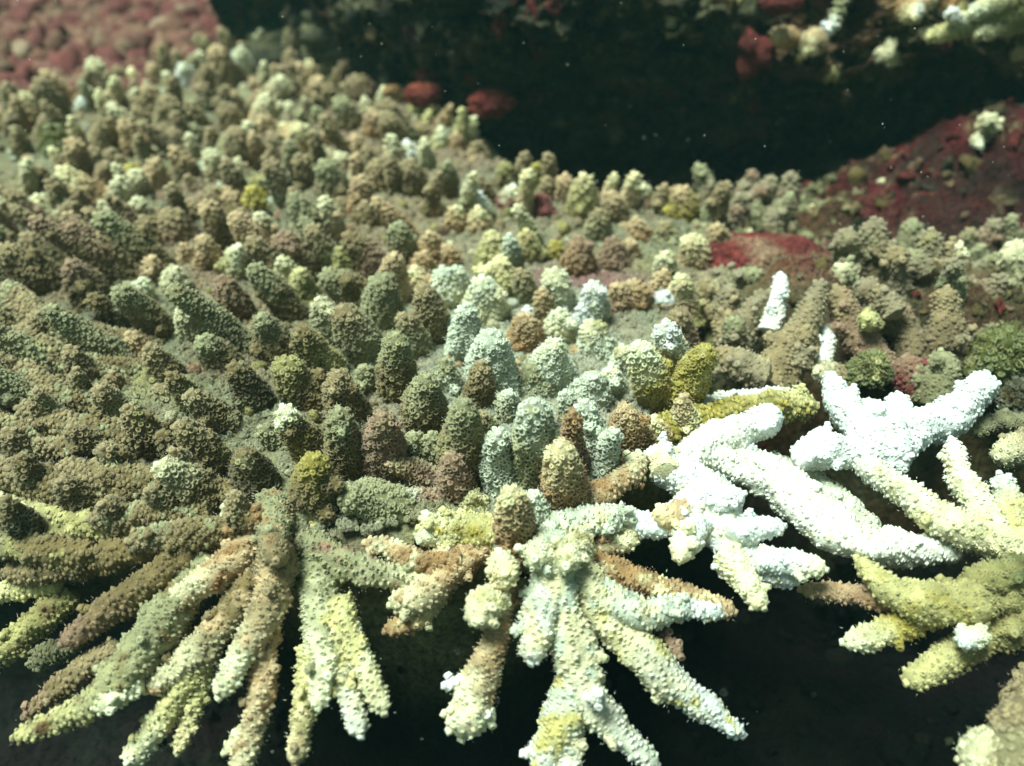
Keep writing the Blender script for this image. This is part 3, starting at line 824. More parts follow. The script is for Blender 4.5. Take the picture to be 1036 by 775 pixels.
for i, (b, t, r, pj) in enumerate(fill):
    px, py = pj[0], pj[1]
    if 430 < px < 650 and py > 250:
        pal = rng.choice(['GMG', 'MPM', 'GTG', 'MSL'])
    elif px > 420:
        pal = rng.choice(['RNR', 'NCV', 'OTB', 'GPV', 'BNR', 'VLC'])
    elif py < 240:
        pal = rng.choice(['OTB', 'OTG', 'BTO', 'GTB', 'TPG', 'ONB', 'OTO', 'OGB', 'OTV', 'DTB', 'RNB', 'NPT', 'TPC', 'BTO', 'RCN', 'ONO'])
    else:
        pal = rng.choice(['OGO', 'GTV', 'OTG', 'FGO', 'OBT'])
    mid = (b + t) / 2 + rng.normal(0, 0.012, 3)
    Pp = np.array([b - [0, 0, 0.03], b * 0.7 + t * 0.3, mid * 0.6 + t * 0.4, t]); Rr = r * np.array([1.25, 1.1, 1.0, rng.uniform(0.58, 0.8)])
    if i < room:
        add_part(colony, 'branch', Pp, Rr, pal, q=0.9, lump=0.14, stubs=int(rng.choice([0, 0, 1, 2])))
    else:
        branch_mesh(rest, Pp, Rr, pal, seed=500 + i, hair=False, q=0.8, lump=0.22); nrest += 1
    if py < 240 and rng.random() < 0.2:       # side bud
        u = rng.standard_normal(3) * [1, 1, 0.3]; u /= np.linalg.norm(u)
        Pb = np.array([b * 0.5 + t * 0.5, b * 0.35 + t * 0.65 + u * r * 1.5])
        branch_mesh(rest, Pb, np.array([r * 0.6, r * 0.5]), pal, seed=900 + i, hair=False, q=0.7)
if rest.n:
    tag(rest.obj('small_branches', M_coral, colony, (0, 8, 0)), kind='stuff')
print('filler', len(fill), 'rest', nrest)

# ------------------------------------------------------------------ bleached white coral
white = tag(empty('bleached_coral', at(760, 480, -0.1)), 'brilliant white bleached branching coral in the right half, reaching over the black gap', 'coral')
WH = [
 [([(660, 440, 16), (700, 430, 16), (745, 420, 16), (790, 412, 15), (822, 410, 13)], 0.0, 0.02, 'YLY', dict(white=False, cup=0.7, mott=0.9))],
 [([(690, 418, 8), (740, 404, 9), (780, 400, 8), (812, 400, 7)], -0.02, -0.02, 'SW', {})],
 [([(690, 470, 20), (715, 450, 20), (750, 436, 20), (786, 420, 15)], 0.0, 0.14, 'SWP', {})],
 [([(705, 460, 20), (755, 470, 21), (798, 498, 23), (838, 532, 24), (875, 552, 20), (920, 556, 18), (968, 556, 14)], 0.0, -0.12, 'SSP', dict(cup=0.9)),
  ([(775, 470, 16), (825, 492, 16), (860, 520, 16), (888, 536, 11)], -0.12, -0.20, 'MMP', {})],
 [([(668, 470, 17), (690, 485, 22), (718, 508, 27), (738, 545, 22), (765, 572, 17), (806, 590, 10)], 0.04, -0.16, 'WWP', {}),
  ([(675, 480, 16), (672, 462, 15), (655, 458, 9)], 0.04, 0.08, 'PWC', {}),
  ([(700, 510, 18), (670, 532, 13), (648, 530, 13), (634, 518, 10)], 0.0, -0.02, 'WWP', {}),
  ([(690, 520, 14), (672, 524, 11), (666, 514, 8)], 0.02, 0.10, 'NCN', {}),
  ([(705, 530, 16), (694, 548, 15), (688, 564, 10)], 0.0, 0.02, 'WPC', {}),
  ([(720, 505, 16), (740, 505, 15), (752, 500, 10)], 0.04, 0.1, 'WWP', {}),
  ([(742, 540, 18), (765, 534, 14), (792, 532, 10)], 0.0, 0.06, 'WWW', {}),
  ([(735, 560, 17), (752, 585, 14), (772, 614, 10)], -0.06, -0.14, 'XPC', {}),
  ([(738, 558, 14), (730, 580, 9)], -0.06, -0.14, 'WW', {}),
  ([(768, 566, 16), (805, 570, 13), (834, 576, 10)], -0.06, -0.04, 'WXL', {})],
 [([(912, 465, 16), (892, 445, 25), (856, 415, 19), (838, 380, 11)], 0.05, 0.16, 'WW', {}),
  ([(890, 452, 25), (925, 432, 22), (955, 424, 18), (978, 408, 18), (996, 384, 15)], 0.06, 0.18, 'WW', {}),
  ([(895, 450, 20), (862, 456, 15), (830, 458, 19), (806, 462, 15)], 0.04, 0.08, 'WW', {}),
  ([(905, 435, 19), (908, 402, 12)], 0.08, 0.16, 'WW', {}),
  ([(885, 420, 15), (872, 430, 18)], 0.06, 0.14, 'WW', {}),
  ([(905, 462, 14), (914, 474, 11)], 0.04, 0.04, 'WW', {}),
  ([(838, 452, 14), (822, 440, 14)], 0.06, 0.12, 'WW', {})],
 [([(778, 335, 9), (786, 308, 11), (790, 278, 7)], 0.08, 0.32, 'SW', dict(label='snow-white finger rising between brown branches'))],
 [([(832, 368, 9), (835, 352, 11), (834, 332, 8)], 0.02, 0.12, 'SW', {})],
]
build_set(white, WH, white=True, lump=0.24, stubs=2)

# ------------------------------------------------------------------ yellow-green and white coral at the lower right
lower = tag(empty('coral_colony', at(1000, 590, -0.1)), 'yellow-green coral with white patches at the lower right edge, fingers pointing left', 'coral')
LO = [
 [([(1050, 556, 22), (1003, 545, 20), (960, 530, 18), (915, 498, 15), (870, 468, 12)], -0.02, 0.10, 'PSL', {}),
  ([(1010, 545, 17), (990, 512, 17), (972, 482, 14), (963, 446, 10)], 0.0, 0.16, 'XSN', {}),
  ([(1030, 540, 18), (1020, 512, 18), (1012, 482, 13)], 0.0, 0.14, 'LWP', {}),
  ([(960, 530, 15), (935, 522, 14), (925, 516, 10)], 0.02, 0.06, 'LPC', {})],
 [([(1070, 448, 18), (1040, 450, 17), (1010, 462, 14)], 0.02, 0.08, 'TPG', {})],
 [([(1060, 590, 20), (1010, 600, 24), (955, 612, 24), (905, 600, 16), (868, 566, 9)], -0.14, -0.06, 'VLY', {}),
  ([(940, 612, 14), (890, 606, 11), (850, 600, 11), (812, 596, 8)], -0.16, -0.24, 'BNR', {}),
  ([(940, 620, 16), (905, 636, 14), (878, 645, 14), (854, 650, 10)], -0.20, -0.30, 'YXL', {})],
 [([(1080, 570, 20), (1030, 580, 20), (980, 588, 16)], -0.06, -0.02, 'AVD', {})],
 [([(1060, 620, 20), (1012, 636, 22), (985, 648, 22), (955, 668, 17), (918, 690, 12)], -0.2, -0.36, 'VLO', {}),
  ([(990, 640, 12), (975, 650, 12)], -0.16, -0.14, 'XWX', {})],
]
build_set(lower, LO, q=0.9, lump=0.22, style='pore', stubs=1)
corner = tag(empty('porous_coral', at(1040, 780, -0.5)), 'porous tan coral mass filling the bottom right corner, close to the viewer', 'coral')
build_set(corner, [
 [([(1090, 830, 60), (1060, 770, 66), (1040, 712, 42)], -0.4, -0.20, 'TTG', dict(lump=0.22)),
  ([(1050, 800, 40), (1010, 775, 40), (985, 760, 30)], -0.4, -0.34, 'TPL', {}),
  ([(1075, 760, 40), (1060, 700, 40), (1058, 690, 30)], -0.3, -0.2, 'TTO', {})]])

# ------------------------------------------------------------------ brown coral on the right
brown = tag(empty('brown_coral', at(850, 340, -0.1)), 'brown and grey finger coral on the right, standing in front of the dark red crust', 'coral')
BR = [
 [([(778, 392, 22), (800, 352, 21), (818, 320, 15), (831, 286, 9)], 0.0, 0.40, 'NTO', {}),
  ([(806, 372, 13), (812, 348, 13), (816, 332, 10)], 0.0, 0.22, 'TNT', {}),
  ([(775, 380, 18), (745, 370, 16), (720, 360, 12)], -0.02, 0.04, 'TNC', {})],
 [([(895, 378, 18), (872, 348, 20), (858, 320, 16), (846, 292, 10)], 0.0, 0.32, 'RNB', {})],
 [([(935, 368, 17), (915, 335, 18), (892, 308, 16), (870, 288, 12)], 0.0, 0.30, 'OTR', {}),
  ([(905, 318, 12), (885, 290, 9)], 0.2, 0.3, 'TN', {})],
 [([(950, 372, 17), (956, 335, 18), (958, 294, 13)], 0.0, 0.34, 'ONR', {}),
  ([(965, 345, 8), (985, 332, 5)], 0.1, 0.16, 'TN', {})],
 [([(738, 350, 14), (735, 315, 15), (738, 290, 13)], 0.0, 0.2, 'NTO', {})],
 [([(745, 352, 14), (758, 325, 14), (778, 296, 11)], 0.02, 0.24, 'TTO', {})],
 [([(745, 355, 12), (744, 340, 12), (741, 324, 10)], 0.05, 0.2, 'TGO', {})],
 [([(700, 300, 13), (720, 284, 13), (745, 282, 12), (768, 276, 10)], 0.0, 0.14, 'TGO', {})],
 [([(718, 325, 13), (717, 300, 13), (716, 284, 10)], 0.0, 0.16, 'NNP', {})],
 [([(700, 330, 13), (699, 308, 12), (697, 290, 9)], 0.0, 0.16, 'VLB', {})],
 [([(678, 330, 15), (676, 308, 14), (675, 296, 11)], 0.0, 0.14, 'NWB', {})],
 [([(640, 330, 12), (638, 306, 12), (636, 288, 9)], 0.0, 0.14, 'BTL', {})],
 [([(866, 290, 16), (858, 262, 16), (852, 236, 12)], 0.1, 0.42, 'OTV', {}), ([(862, 280, 14), (848, 270, 12)], 0.15, 0.22, 'GPT', {})],
 [([(885, 290, 16), (886, 258, 16), (884, 224, 13)], 0.1, 0.45, 'OTG', {}), ([(888, 262, 12), (904, 246, 11)], 0.24, 0.34, 'OT', {})],
 [([(905, 300, 14), (908, 275, 14), (905, 252, 11)], 0.1, 0.36, 'TNO', {})],
 [([(938, 300, 17), (940, 265, 17), (942, 234, 13)], 0.1, 0.44, 'OTV', {}),
  ([(945, 275, 14), (962, 258, 13), (970, 250, 10)], 0.2, 0.34, 'NPT', {}),
  ([(938, 275, 12), (922, 256, 10)], 0.2, 0.3, 'TGF', {})],
 [([(1005, 320, 11), (990, 300, 12), (975, 280, 10)], 0.04, 0.12, 'RTN', {})],
 [([(945, 410, 20), (950, 385, 20), (952, 358, 16)], -0.05, 0.1, 'FGD', {})],
 [([(1040, 300, 20), (1034, 275, 22), (1022, 250, 16)], 0.05, 0.3, 'GPR', {})],
 [([(925, 395, 18), (922, 380, 18), (915, 362, 14)], -0.05, 0.06, 'EBR', {})],
 [([(1050, 430, 11), (1010, 428, 10), (985, 436, 8)], -0.04, 0.0, 'FGG', {})],
 [([(860, 395, 14), (845, 378, 12), (826, 376, 10)], 0.0, 0.04, 'NPT', {})],
 [([(880, 330, 10), (878, 322, 9)], 0.2, 0.3, 'VL', {})],
]
for fam in BR:
    for q_ in range(len(fam)):
        pts_, zb_, zt_, c_, o_ = fam[q_]
        fam[q_] = (pts_, zb_ - (0.10 if q_ == 0 else 0.0), zt_, ''.join({'N': 'T', 'R': 'B', 'T': 'J', 'O': 'H'}.get(ch, ch) for ch in c_), o_)
build_set(brown, BR, lump=0.3, cup=1.0, style='pore', stubs=3)

occ_a = np.array(occ)
nb_ = 0
for t_ in range(2600):
    x = rng.uniform(0.75, 4.4); y = rng.uniform(4.3, 7.3)
    if sdist(np.array([[x, y]]), PLATE)[0] > -0.02 or nb_ > 150: continue
    z = reef_height(np.array([x]), np.array([y]))[0]
    if z < -0.3: continue
    r = rng.uniform(0.055, 0.10)
    b = np.array([x, y, z - 0.06]); h = rng.uniform(0.16, 0.34)
    t = b + [rng.normal(0, 0.25) * h, rng.normal(-0.1, 0.2) * h, h]
    pj = proj((b + 2 * t) / 3)[0]; rp = r / pj[2] * FPX
    if pj[1] > 392 or (pj[0] > 800 and pj[1] < 235) or (((occ_a[:, 0] - pj[0]) ** 2 + (occ_a[:, 1] - pj[1]) ** 2) < (0.8 * (occ_a[:, 2] + rp)) ** 2).any(): continue
    if 700 < pj[0] < 850 and 225 < pj[1] < 285: continue
    occ_a = np.vstack([occ_a, [pj[0], pj[1], rp]]); nb_ += 1
    add_part(brown, 'branch', np.array([b, b * 0.5 + t * 0.5, t]), r * np.array([1.25, 1.05, 0.7]), rng.choice(['JBH', 'HJB', 'GJF', 'BJG', 'JGF', 'HTG', 'FGJ']), lump=0.25, q=0.85, stubs=int(rng.choice([0, 1, 2])))
print('brown extra', nb_)
# ------------------------------------------------------------------ algae tufts
def tuft(name, px, py, z, rpx, n, c1, c2, label, ln=0.28, fil=0.003):
    c = at(px, py, z)
    r = rpx * depth(c) / FPX
    mb = MB()
    # knobbly holdfast
    u = rng.standard_normal((n, 3)); u[:, 2] = np.abs(u[:, 2]) + 0.1
    u /= np.linalg.norm(u, axis=1)[:, None]
    P0 = c + u * r * rng.uniform(0.2, 0.85, (n, 1)) * (1 + 0.35 * fbm(u * 2.2, 3, 2)[:, None])
    A = u + 0.5 * rng.standard_normal((n, 3)); A /= np.linalg.norm(A, axis=1)[:, None]
    L_ = r * ln * rng.uniform(0.5, 1.2, (n, 1))
    sgn = rng.standard_normal((n, 3)) * 0.35
    P1 = P0 + A * L_ * 0.5; P2 = P1 + (A + sgn) * L_ * 0.5
    W1 = np.cross(A, rng.standard_normal((n, 3))); W1 /= np.linalg.norm(W1, axis=1)[:, None]
    V = np.stack([P0 - W1 * fil, P0 + W1 * fil, P1 - W1 * fil, P1 + W1 * fil, P2], 1).reshape(-1, 3)
    o = (np.arange(n) * 5)[:, None]
    t_ = rng.random((n, 1)) * 0.6 + 0.4 * sst(-0.3, 0.5, vnoise(P0 * 14, 4))[:, None]
    col = np.repeat(PAL[c1] * (1 - t_) + PAL[c2] * t_, 5, 0)
    b0 = mb.n
    mb.add(V, np.array([[0, 1, 3, 2]]) + o, col)
    mb.F.append((np.array([[2, 3, 4]]) + o) + b0)
    core = MB()
    P_, R_ = np.array([c - [0, 0, r * 0.7], c, c + [0, 0, r * 0.35]]), np.array([r * 0.8, r * 0.85, r * 0.55])
    branch_mesh(mb, P_, R_, c1 + c1 + c2, seed=77, lump=0.35, cup=0.6, hair=True)
    return tag(mb.obj(name, M_algae, None, tuple(c)), label, 'algae')
tuft('algae_tuft', 880, 372, 0.06, 20, 1600, 'A', 'L', 'bright yellow-green algae tuft just above the pure white coral')
tuft('algae_tuft', 1012, 356, 0.05, 32, 2400, 'A', 'V', 'large round green algae cushion at the right edge above the white tip')
tuft('algae_tuft', 1030, 400, -0.1, 20, 1200, 'K', 'O', 'dark brown algae cushion at the right edge below the round green one')
tuft('algae_tuft', 258, 200, 0.20, 12, 700, 'Y', 'Y', 'mustard yellow algae tuft among the small knobs in the upper left')
tuft('algae_tuft', 55, 142, 0.1, 16, 700, 'A', 'Y', 'olive yellow algae tuft near the left edge beneath the reddish rock')
tuft('algae_tuft', 135, 178, 0.12, 12, 600, 'Y', 'L', 'yellowish algae tuft right of the olive one near the left edge')

def stone(px, py, z, rpx, col, seed, amp=0.35, c=None):
    c = at(px, py, z) if c is None else c; r = rpx * depth(c) / FPX
    n = 9
    th = np.linspace(0, math.pi, n); ph = np.arange(14) / 14 * 2 * math.pi
    T_, Ph = np.meshgrid(th, ph, indexing='ij'); T_ = T_.ravel(); Ph = Ph.ravel()
    U_ = np.stack([np.sin(T_) * np.cos(Ph), np.sin(T_) * np.sin(Ph), np.cos(T_)], 1)
    d = 1 + amp * 1.6 * fbm(U_ * 1.4 + seed * 7.7, seed, 3)
    V = c + U_ * d[:, None] * r * rng.uniform(0.7, 1.2, 3)
    i = np.arange(n - 1)[:, None]; j = np.arange(14)[None]
    F = np.stack([i * 14 + j, (i + 1) * 14 + j, (i + 1) * 14 + (j + 1) % 14, i * 14 + (j + 1) % 14], 2).reshape(-1, 4)
    return V, F, np.clip(PAL[col] * rng.uniform(0.6, 1.1), 0, 0.9), c
def ground_at(px, py):
    d = ray(px, py)
    t = np.linspace(2.0, 14, 700)
    Q = CAMP + d * t[:, None]
    hit = np.where(Q[:, 2] < reef_height(Q[:, 0], Q[:, 1]))[0]
    return Q[hit[0]] if len(hit) else Q[-1]
# ------------------------------------------------------------------ lumps on the wall and ledge
def lump(name, px, py, yw, rpx, col, label, cat, sx=1.0, sz=1.0, seed=0, n=40, amp=0.3, mat=None, z=None, kind=None):
    c = at(px, py, z) if z is not None else at_y(px, py, yw)
    r = rpx * depth(c) / FPX
    th = np.linspace(0, math.pi, n); ph = np.arange(n * 2) / (n * 2) * 2 * math.pi
    T_, Ph = np.meshgrid(th, ph, indexing='ij'); T_ = T_.ravel(); Ph = Ph.ravel()
    U_ = np.stack([np.sin(T_) * np.cos(Ph), np.sin(T_) * np.sin(Ph), np.cos(T_)], 1)
    d = 1 + amp * fbm(U_ * 1.6 + seed, seed, 3) + amp * 0.4 * fbm(U_ * 6 + seed, seed + 3, 3)
    V = c + U_ * d[:, None] * r * [sx, 0.9, sz]
    C = colour_field(V, col, 2.5 / r * 0.5, seed) * (1 + 0.3 * fbm(U_ * 5, seed + 8, 2)[:, None])
    i = np.arange(n - 1)[:, None]; j = np.arange(2 * n)[None]
    F = np.stack([i * 2 * n + j, (i + 1) * 2 * n + j, (i + 1) * 2 * n + (j + 1) % (2 * n), i * 2 * n + (j + 1) % (2 * n)], 2).reshape(-1, 4)
    mb = MB(); mb.add(V, F, np.clip(C, 0.002, 0.9))
    return tag(mb.obj(name, mat or M_rock, None, tuple(c)), label, cat, kind=kind)
lump('sponge', 497, 104, 8.6, 20, ['U', 'E'], 'orange-red rounded sponge on the edge of the black hollow', 'sponge', 1.2, 0.8, 3, amp=0.35)
lump('sponge', 428, 96, 9.0, 14, ['U', 'E'], 'small dull red sponge left of the orange-red one', 'sponge', 1.5, 0.8, 5)
lump('sponge', 490, 66, 9.0, 26, ['E', 'U', 'K'], 'rusty elongated sponge climbing the rock above the orange-red one', 'sponge', 1.3, 0.8, 7)
lump('sponge', 396, 92, 9.0, 7, ['R', 'R'], 'tiny orange sponge at the back edge of the knobbly coral', 'sponge', 1.2, 0.8, 9)
lump('sponge', 790, 2, 7.9, 18, ['E', 'E'], 'bright red sponge on the overhang at the top edge', 'sponge', 1.2, 0.7, 11)
lump('boulder', 330, 60, 11.3, 60, ['K', 'F'], 'dark teal boulder behind the knobbly coral at the top', 'rock', 1.6, 0.6, 15, n=60, amp=0.4)
lump('boulder', 430, 40, 10.6, 70, ['K', 'F'], 'broad dark boulder behind the red sponges', 'rock', 1.7, 0.7, 17, n=60, amp=0.45)
lump('boulder', 765, 262, 0, 52, ['E', 'B'], 'pinkish dark red crusted boulder behind the single snow-white finger', 'rock', 1.25, 0.42, 19, n=60, amp=0.3, z=0.0)

WALLP = P_wall
mb = MB()
okw = (WALLP[:, 2] > -0.45) & (WALLP[:, 2] < 2.2) & (WALLP[:, 0] < 7.5)
wi = np.where(okw)[0]
for i in rng.choice(wi, 1100):
    p = WALLP[i]; r = rng.uniform(0.02, 0.08) * (1 if rng.random() < 0.85 else 1.8)
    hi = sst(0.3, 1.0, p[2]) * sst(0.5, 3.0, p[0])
    key = rng.choice(list('VPNLREOT')) if rng.random() < 0.75 * hi else rng.choice(list('KKDFOE'))
    px_, py_, dd = proj(p)[0]
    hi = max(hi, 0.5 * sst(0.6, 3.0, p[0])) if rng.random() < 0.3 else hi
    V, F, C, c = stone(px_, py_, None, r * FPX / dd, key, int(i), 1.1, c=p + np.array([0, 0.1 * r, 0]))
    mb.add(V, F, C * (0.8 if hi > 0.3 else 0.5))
hk = rng.choice(wi, 14000)
Pn = WALLP[hk]
hairs(mb, Pn + rng.normal(0, 0.02, Pn.shape), np.tile([0, -1.0, -0.2], (len(Pn), 1)), 0.09, 0.004, colour_field(Pn, ['K', 'O', 'F', 'E', 'V'], 1.8, 150) * 0.7)
tag(mb.obj('wall_growth', M_rock, None, (2, 8.5, 0.5)), 'crust, sponge and turf growth covering the overhanging rock', 'growth', kind='stuff')
mb = MB()
for i in range(2600):
    x = rng.uniform(-7.5, -0.9); y = rng.uniform(7.6, 15.5)
    z = reef_height(np.array([x]), np.array([y]), False)[0]
    if sdist(np.array([[x, y]]), PLATE)[0] > 0.3: continue
    r = rng.uniform(0.05, 0.2)
    px_, py_, dd = proj([x, y, z])[0]
    if px_ < -60 or py_ < -30: continue
    V, F, C, c = stone(px_, py_, None, r * FPX / dd, rng.choice(list('EBBGBEEOTE') if rng.random() < 0.93 else list('PN')), i, 0.5, c=np.array([x, y, z + 0.3 * r]))
    mb.add(V, F, C * 0.35 + s2l((138, 84, 78)) * 0.5)
tag(mb.obj('rubble', M_stone, None, (-3, 11, 0)), 'reddish and cream coral rubble on the rise at the top left', 'rubble', kind='stuff')
mb = MB()
for i in range(1100):
    x = rng.uniform(-5, 1.8); y = rng.uniform(3.2, 11.5)
    if sdist(np.array([[x, y]]), PLATE)[0] < 0.05: continue
    z = plate_z(np.array([x]), np.array([y]))[0]
    r = rng.uniform(0.018, 0.045) * (1 if y < 6 else 1.3)
    px_, py_, dd = proj([x, y, z])[0]
    if px_ < -60 or px_ > 760: continue
    V, F, C, c = stone(px_, py_, None, r * FPX / dd, rng.choice(list('GFTNPVBM')), i, 0.4, c=np.array([x, y, z + 0.4 * r]))
    mb.add(V, F, C)
tag(mb.obj('small_nubs', M_plate, colony, (0, 6, 0)), kind='stuff')

# wall corals near the top right
def wall_coral(label, limbs, name='wall_coral', **kw):
    P0 = at_y(*limbs[0][0][0][:2], limbs[0][1])
    root = tag(empty(name, P0), label, 'coral')
    for pts, yb, yt, col in limbs:
        n = len(pts)
        P_ = np.array([at_y(x, y, yb + (yt - yb) * i / (n - 1)) for i, (x, y, r) in enumerate(pts)])
        R_ = np.array([r * depth(p) / FPX for (x, y, r), p in zip(pts, P_)])
        add_part(root, 'branch', P_, R_, col, **kw)
    return root
wall_coral('pale yellow-green fingers of coral on the overhang in the top right corner', [
 ([(1036, 8, 14), (1000, 18, 11), (968, 30, 8), (942, 37, 5)], 8.0, 7.5, 'VLC'),
 ([(1040, -2, 10), (1010, 2, 9), (985, 12, 6)], 8.0, 7.6, 'VXL'),
 ([(975, 26, 6), (962, 14, 5)], 7.7, 7.5, 'PSS'),
 ([(1036, 22, 9), (1010, 28, 7), (990, 34, 5)], 8.1, 7.6, 'VPL')], cup=0.8, lump=0.2)
wall_coral('small coral stub with an orange-tan base on the overhang left of the yellow-green fingers', [
 ([(905, -2, 14), (918, 10, 9), (924, 16, 6)], 7.9, 7.5, 'RCN'), ([(930, 2, 8), (926, 14, 5)], 7.8, 7.5, 'NSC')], cup=0.8)
wall_coral('thin white-tipped twig hanging from the overhang beside a red sponge', [
 ([(852, 0, 5), (846, 18, 4), (840, 28, 5)], 7.8, 7.6, 'GSP')], cup=0.5)
wall_coral('tan knobbly growth low on the overhang between the hanging twig and the red sponge', [
 ([(826, 44, 10), (822, 40, 8), (816, 50, 6)], 8.3, 7.9, 'NCR'), ([(800, 40, 9), (788, 36, 7)], 8.3, 8.0, 'RNC')], cup=0.7)
wall_coral('pale lumpy coral at the left end of the dark red ledge under the overhang', [
 ([(960, 150, 10), (984, 142, 9), (1004, 128, 9)], 7.5, 7.4, 'OPG'), ([(992, 138, 8), (1000, 122, 7)], 7.4, 7.3, 'TPG'), ([(985, 140, 5), (990, 146, 4)], 7.3, 7.2, 'PX')], cup=0.8, lump=0.3)

# ------------------------------------------------------------------ stones and rubble
mb = MB()
for i in range(150):
    a, b = rng.standard_normal(2)
    V, F, C, c = stone(785 + 42 * a, 206 + 16 * b, 0.0, rng.uniform(2, 7), rng.choice(list('GGFPTF')), i, 1.0)
    V = V + [0, 0, reef_height(c[:1], c[1:2])[0] - c[2] + 0.01]
    mb.add(V, F, C)
for i in range(110):
    V, F, C, c = stone(rng.uniform(640, 760), rng.uniform(190, 262), 0.0, rng.uniform(2, 6), rng.choice(list('GNFPTVA')), i + 200, 1.0)
    V = V + [0, 0, reef_height(c[:1], c[1:2])[0] - c[2] + 0.01]
    mb.add(V, F, C)
tag(mb.obj('rubble', M_stone, None, (0, 6, 0)), 'grey-green coral rubble heaped behind the brown corals', 'rubble', kind='stuff')
for px, py, z, r, col, lab in [
    (548, 146, -0.35, 10, 'M', 'pale grey-green stone lying at the mouth of the black hollow'),
    (892, 187, 0.25, 6, 'P', 'small round pale pebble at the foot of the dark red boulder'),
    (752, 163, -0.2, 6, 'L', 'small pale yellow pebble standing alone in the dark hollow'),
    (724, 164, -0.22, 9, 'G', 'flat grey stone chip left of the pale yellow pebble'),
    (866, 182, 0.15, 12, 'O', 'brown stone beside the small round pale pebble'),
    (852, 398, -0.02, 13, 'G', 'dull grey stone wedged behind the upright white tip')]:
    mb = MB(); g_ = ground_at(px, py); V, F, C, c = stone(px, py, z, r * 0.8, col, int(px), c=g_ + np.array([0, 0, 0.02])); mb.add(V, F, C)
    tag(mb.obj('stone', M_stone, None, tuple(c)), lab, 'stone')
# broken bits on the deep floor of the gap, shade put into their colour
mb = MB()
for i in range(700):
    x = rng.uniform(-2.5, 4.0); y = rng.uniform(2.4, 6.2)
    z = reef_height(np.array([x]), np.array([y]))[0]
    if z > -1.3: continue
    pj = proj([x, y, z])[0]
    V, F, C, c = stone(pj[0], pj[1], z + 0.01, rng.choice([1.5, 3, 6, 12]) * rng.uniform(0.5, 1.2), rng.choice(list('KKFOEG')), i, 0.9)
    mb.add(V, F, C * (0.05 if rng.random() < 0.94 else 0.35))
# turf filaments, coloured almost black to stand in for shade
n = 9000
x = rng.uniform(-3, 4.5, n); y = rng.uniform(2.3, 6.0, n); z = reef_height(x, y)
k = z < -1.0
Pn = np.stack([x, y, z], 1)[k]
Nn_ = np.tile([0, -0.3, 1.0], (len(Pn), 1))
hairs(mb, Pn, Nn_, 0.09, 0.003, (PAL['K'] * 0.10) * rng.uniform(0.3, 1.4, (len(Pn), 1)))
tag(mb.obj('seabed_debris', M_stone, None, (0, 4, -2)), 'turf and broken bits on the gap floor, coloured dark for the shade there', 'debris', kind='stuff')

# turf fuzz on the rocks at the right and behind
mb = MB()
n = 26000
x = rng.uniform(0.6, 4.6, n); y = rng.uniform(3.9, 7.6, n)
z = reef_height(x, y); k = (z > -0.5) & (sdist(np.stack([x, y], 1), PLATE) < 0)
Pn = np.stack([x, y, z], 1)[k]
col = colour_field(Pn, ['E', 'O', 'G', 'B', 'A'], 2.2, 130) * 0.8
rl = (sst(2.6, 3.4, Pn[:, 0]) * sst(6.0, 6.6, Pn[:, 1]))[:, None]
col = col * (1 - rl) + s2l((84, 22, 26)) * rl
hairs(mb, Pn, np.tile([0, -0.3, 1.0], (len(Pn), 1)), 0.06, 0.0022, col)
tag(mb.obj('turf_algae', M_algae, None, (2, 5, 0)), 'short red-brown turf algae over the rock on the right', 'algae', kind='stuff')

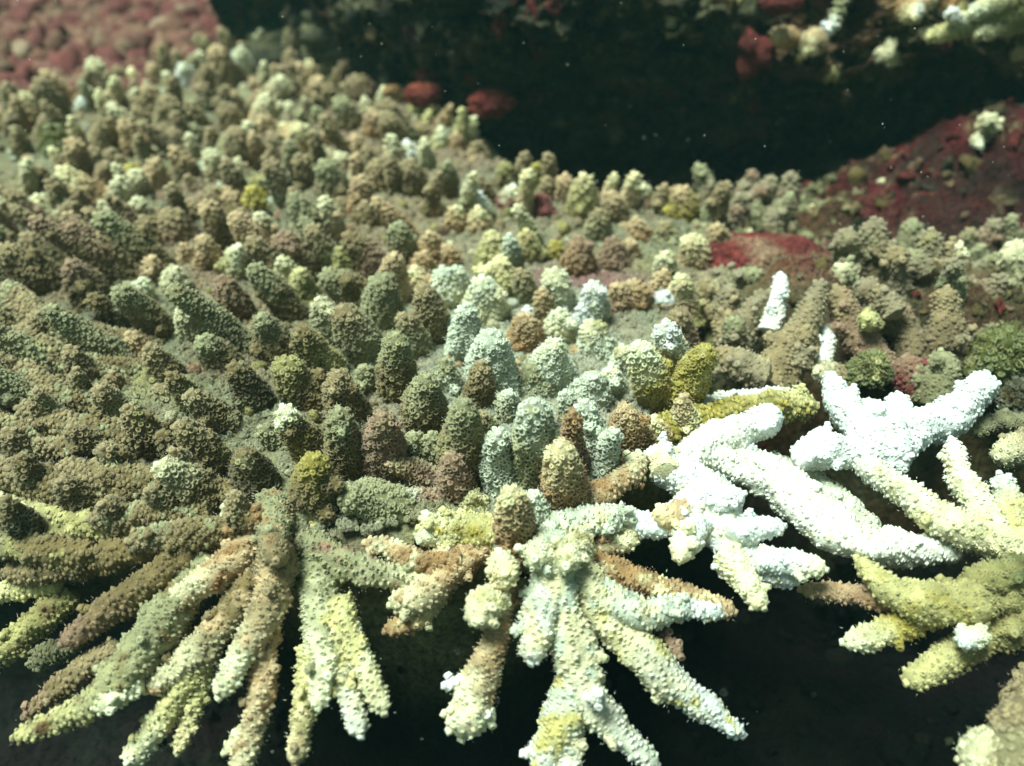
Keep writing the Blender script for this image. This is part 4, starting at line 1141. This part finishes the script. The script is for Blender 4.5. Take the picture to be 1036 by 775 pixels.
mb = MB()
for i in range(900):
    x = rng.uniform(0.8, 5.2); y = rng.uniform(4.2, 8.2)
    if sdist(np.array([[x, y]]), PLATE)[0] > 0: continue
    z = reef_height(np.array([x]), np.array([y]))[0]
    if z < -1.1: continue
    r = rng.choice([0.012, 0.02, 0.03, 0.05 if y > 6.4 else 0.02]) * rng.uniform(0.7, 1.4)
    px_, py_, dd = proj([x, y, z])[0]
    red_ = x > 2.6 and y > 6.4
    V, F, C, c = stone(px_, py_, None, r * FPX / dd, rng.choice(list('EEKEHBKO') if red_ else list('EHJGOKFBV')), i, 1.0, c=np.array([x, y, z + 0.2 * r]))
    mb.add(V, F, C * (0.6 if red_ else 0.8))
tag(mb.obj('encrusted_rubble', M_stone, None, (3, 6, 0)), 'small red, brown and grey crusted fragments over the rock on the right', 'rubble', kind='stuff')
# ------------------------------------------------------------------ drifting particles
mb = MB()
octa = np.array([[1, 0, 0], [-1, 0, 0], [0, 1, 0], [0, -1, 0], [0, 0, 1], [0, 0, -1.0]])
of = np.array([[0, 2, 4], [2, 1, 4], [1, 3, 4], [3, 0, 4], [2, 0, 5], [1, 2, 5], [3, 1, 5], [0, 3, 5]])
for i in range(420):
    px, py = rng.uniform(-40, 1076), rng.uniform(-20, 790)
    yy = rng.uniform(1.6, 8)
    p = at_y(px, py, yy)
    zlim = 0.1 if p[1] > 3.4 else -2
    if p[2] < zlim: continue
    r = rng.uniform(0.35, 0.9) * depth(p) / FPX
    mb.add(p + octa * r * rng.uniform(0.6, 1.4, 3), of, s2l((210, 215, 200)))
tag(mb.obj('floating_particles', M_stone, None, (0, 3, 1)), 'fine pale particles drifting in the water', 'particles', kind='stuff')
hv = bpy.data.materials.new('haze_volume'); hv.use_nodes = True
t = hv.node_tree; t.nodes.remove(t.nodes['Principled BSDF'])
pv = t.nodes.new('ShaderNodeVolumePrincipled')
pv.inputs['Color'].default_value = (0.35, 0.85, 0.78, 1)
pv.inputs['Density'].default_value = 0.0032
pv.inputs['Anisotropy'].default_value = 0.2
t.links.new(pv.outputs[0], t.nodes['Material Output'].inputs['Volume'])
bx = np.array([[a, b, c] for a in (-14.5, 15.5) for b in (-5, 35) for c in (-4.5, 6.5)])
me = bpy.data.meshes.new('haze')
me.from_pydata(bx.tolist(), [], [(0, 1, 3, 2), (4, 6, 7, 5), (0, 4, 5, 1), (2, 3, 7, 6), (0, 2, 6, 4), (1, 5, 7, 3)])
me.materials.append(hv)
hz = bpy.data.objects.new('haze', me); S.collection.objects.link(hz)
tag(hz, 'faint greenish haze of the sea water', 'haze', kind='stuff')
tot = sum(len(o.data.polygons) for o in S.objects if o.type == 'MESH')
print('polys', tot, 'objects', len(S.objects))
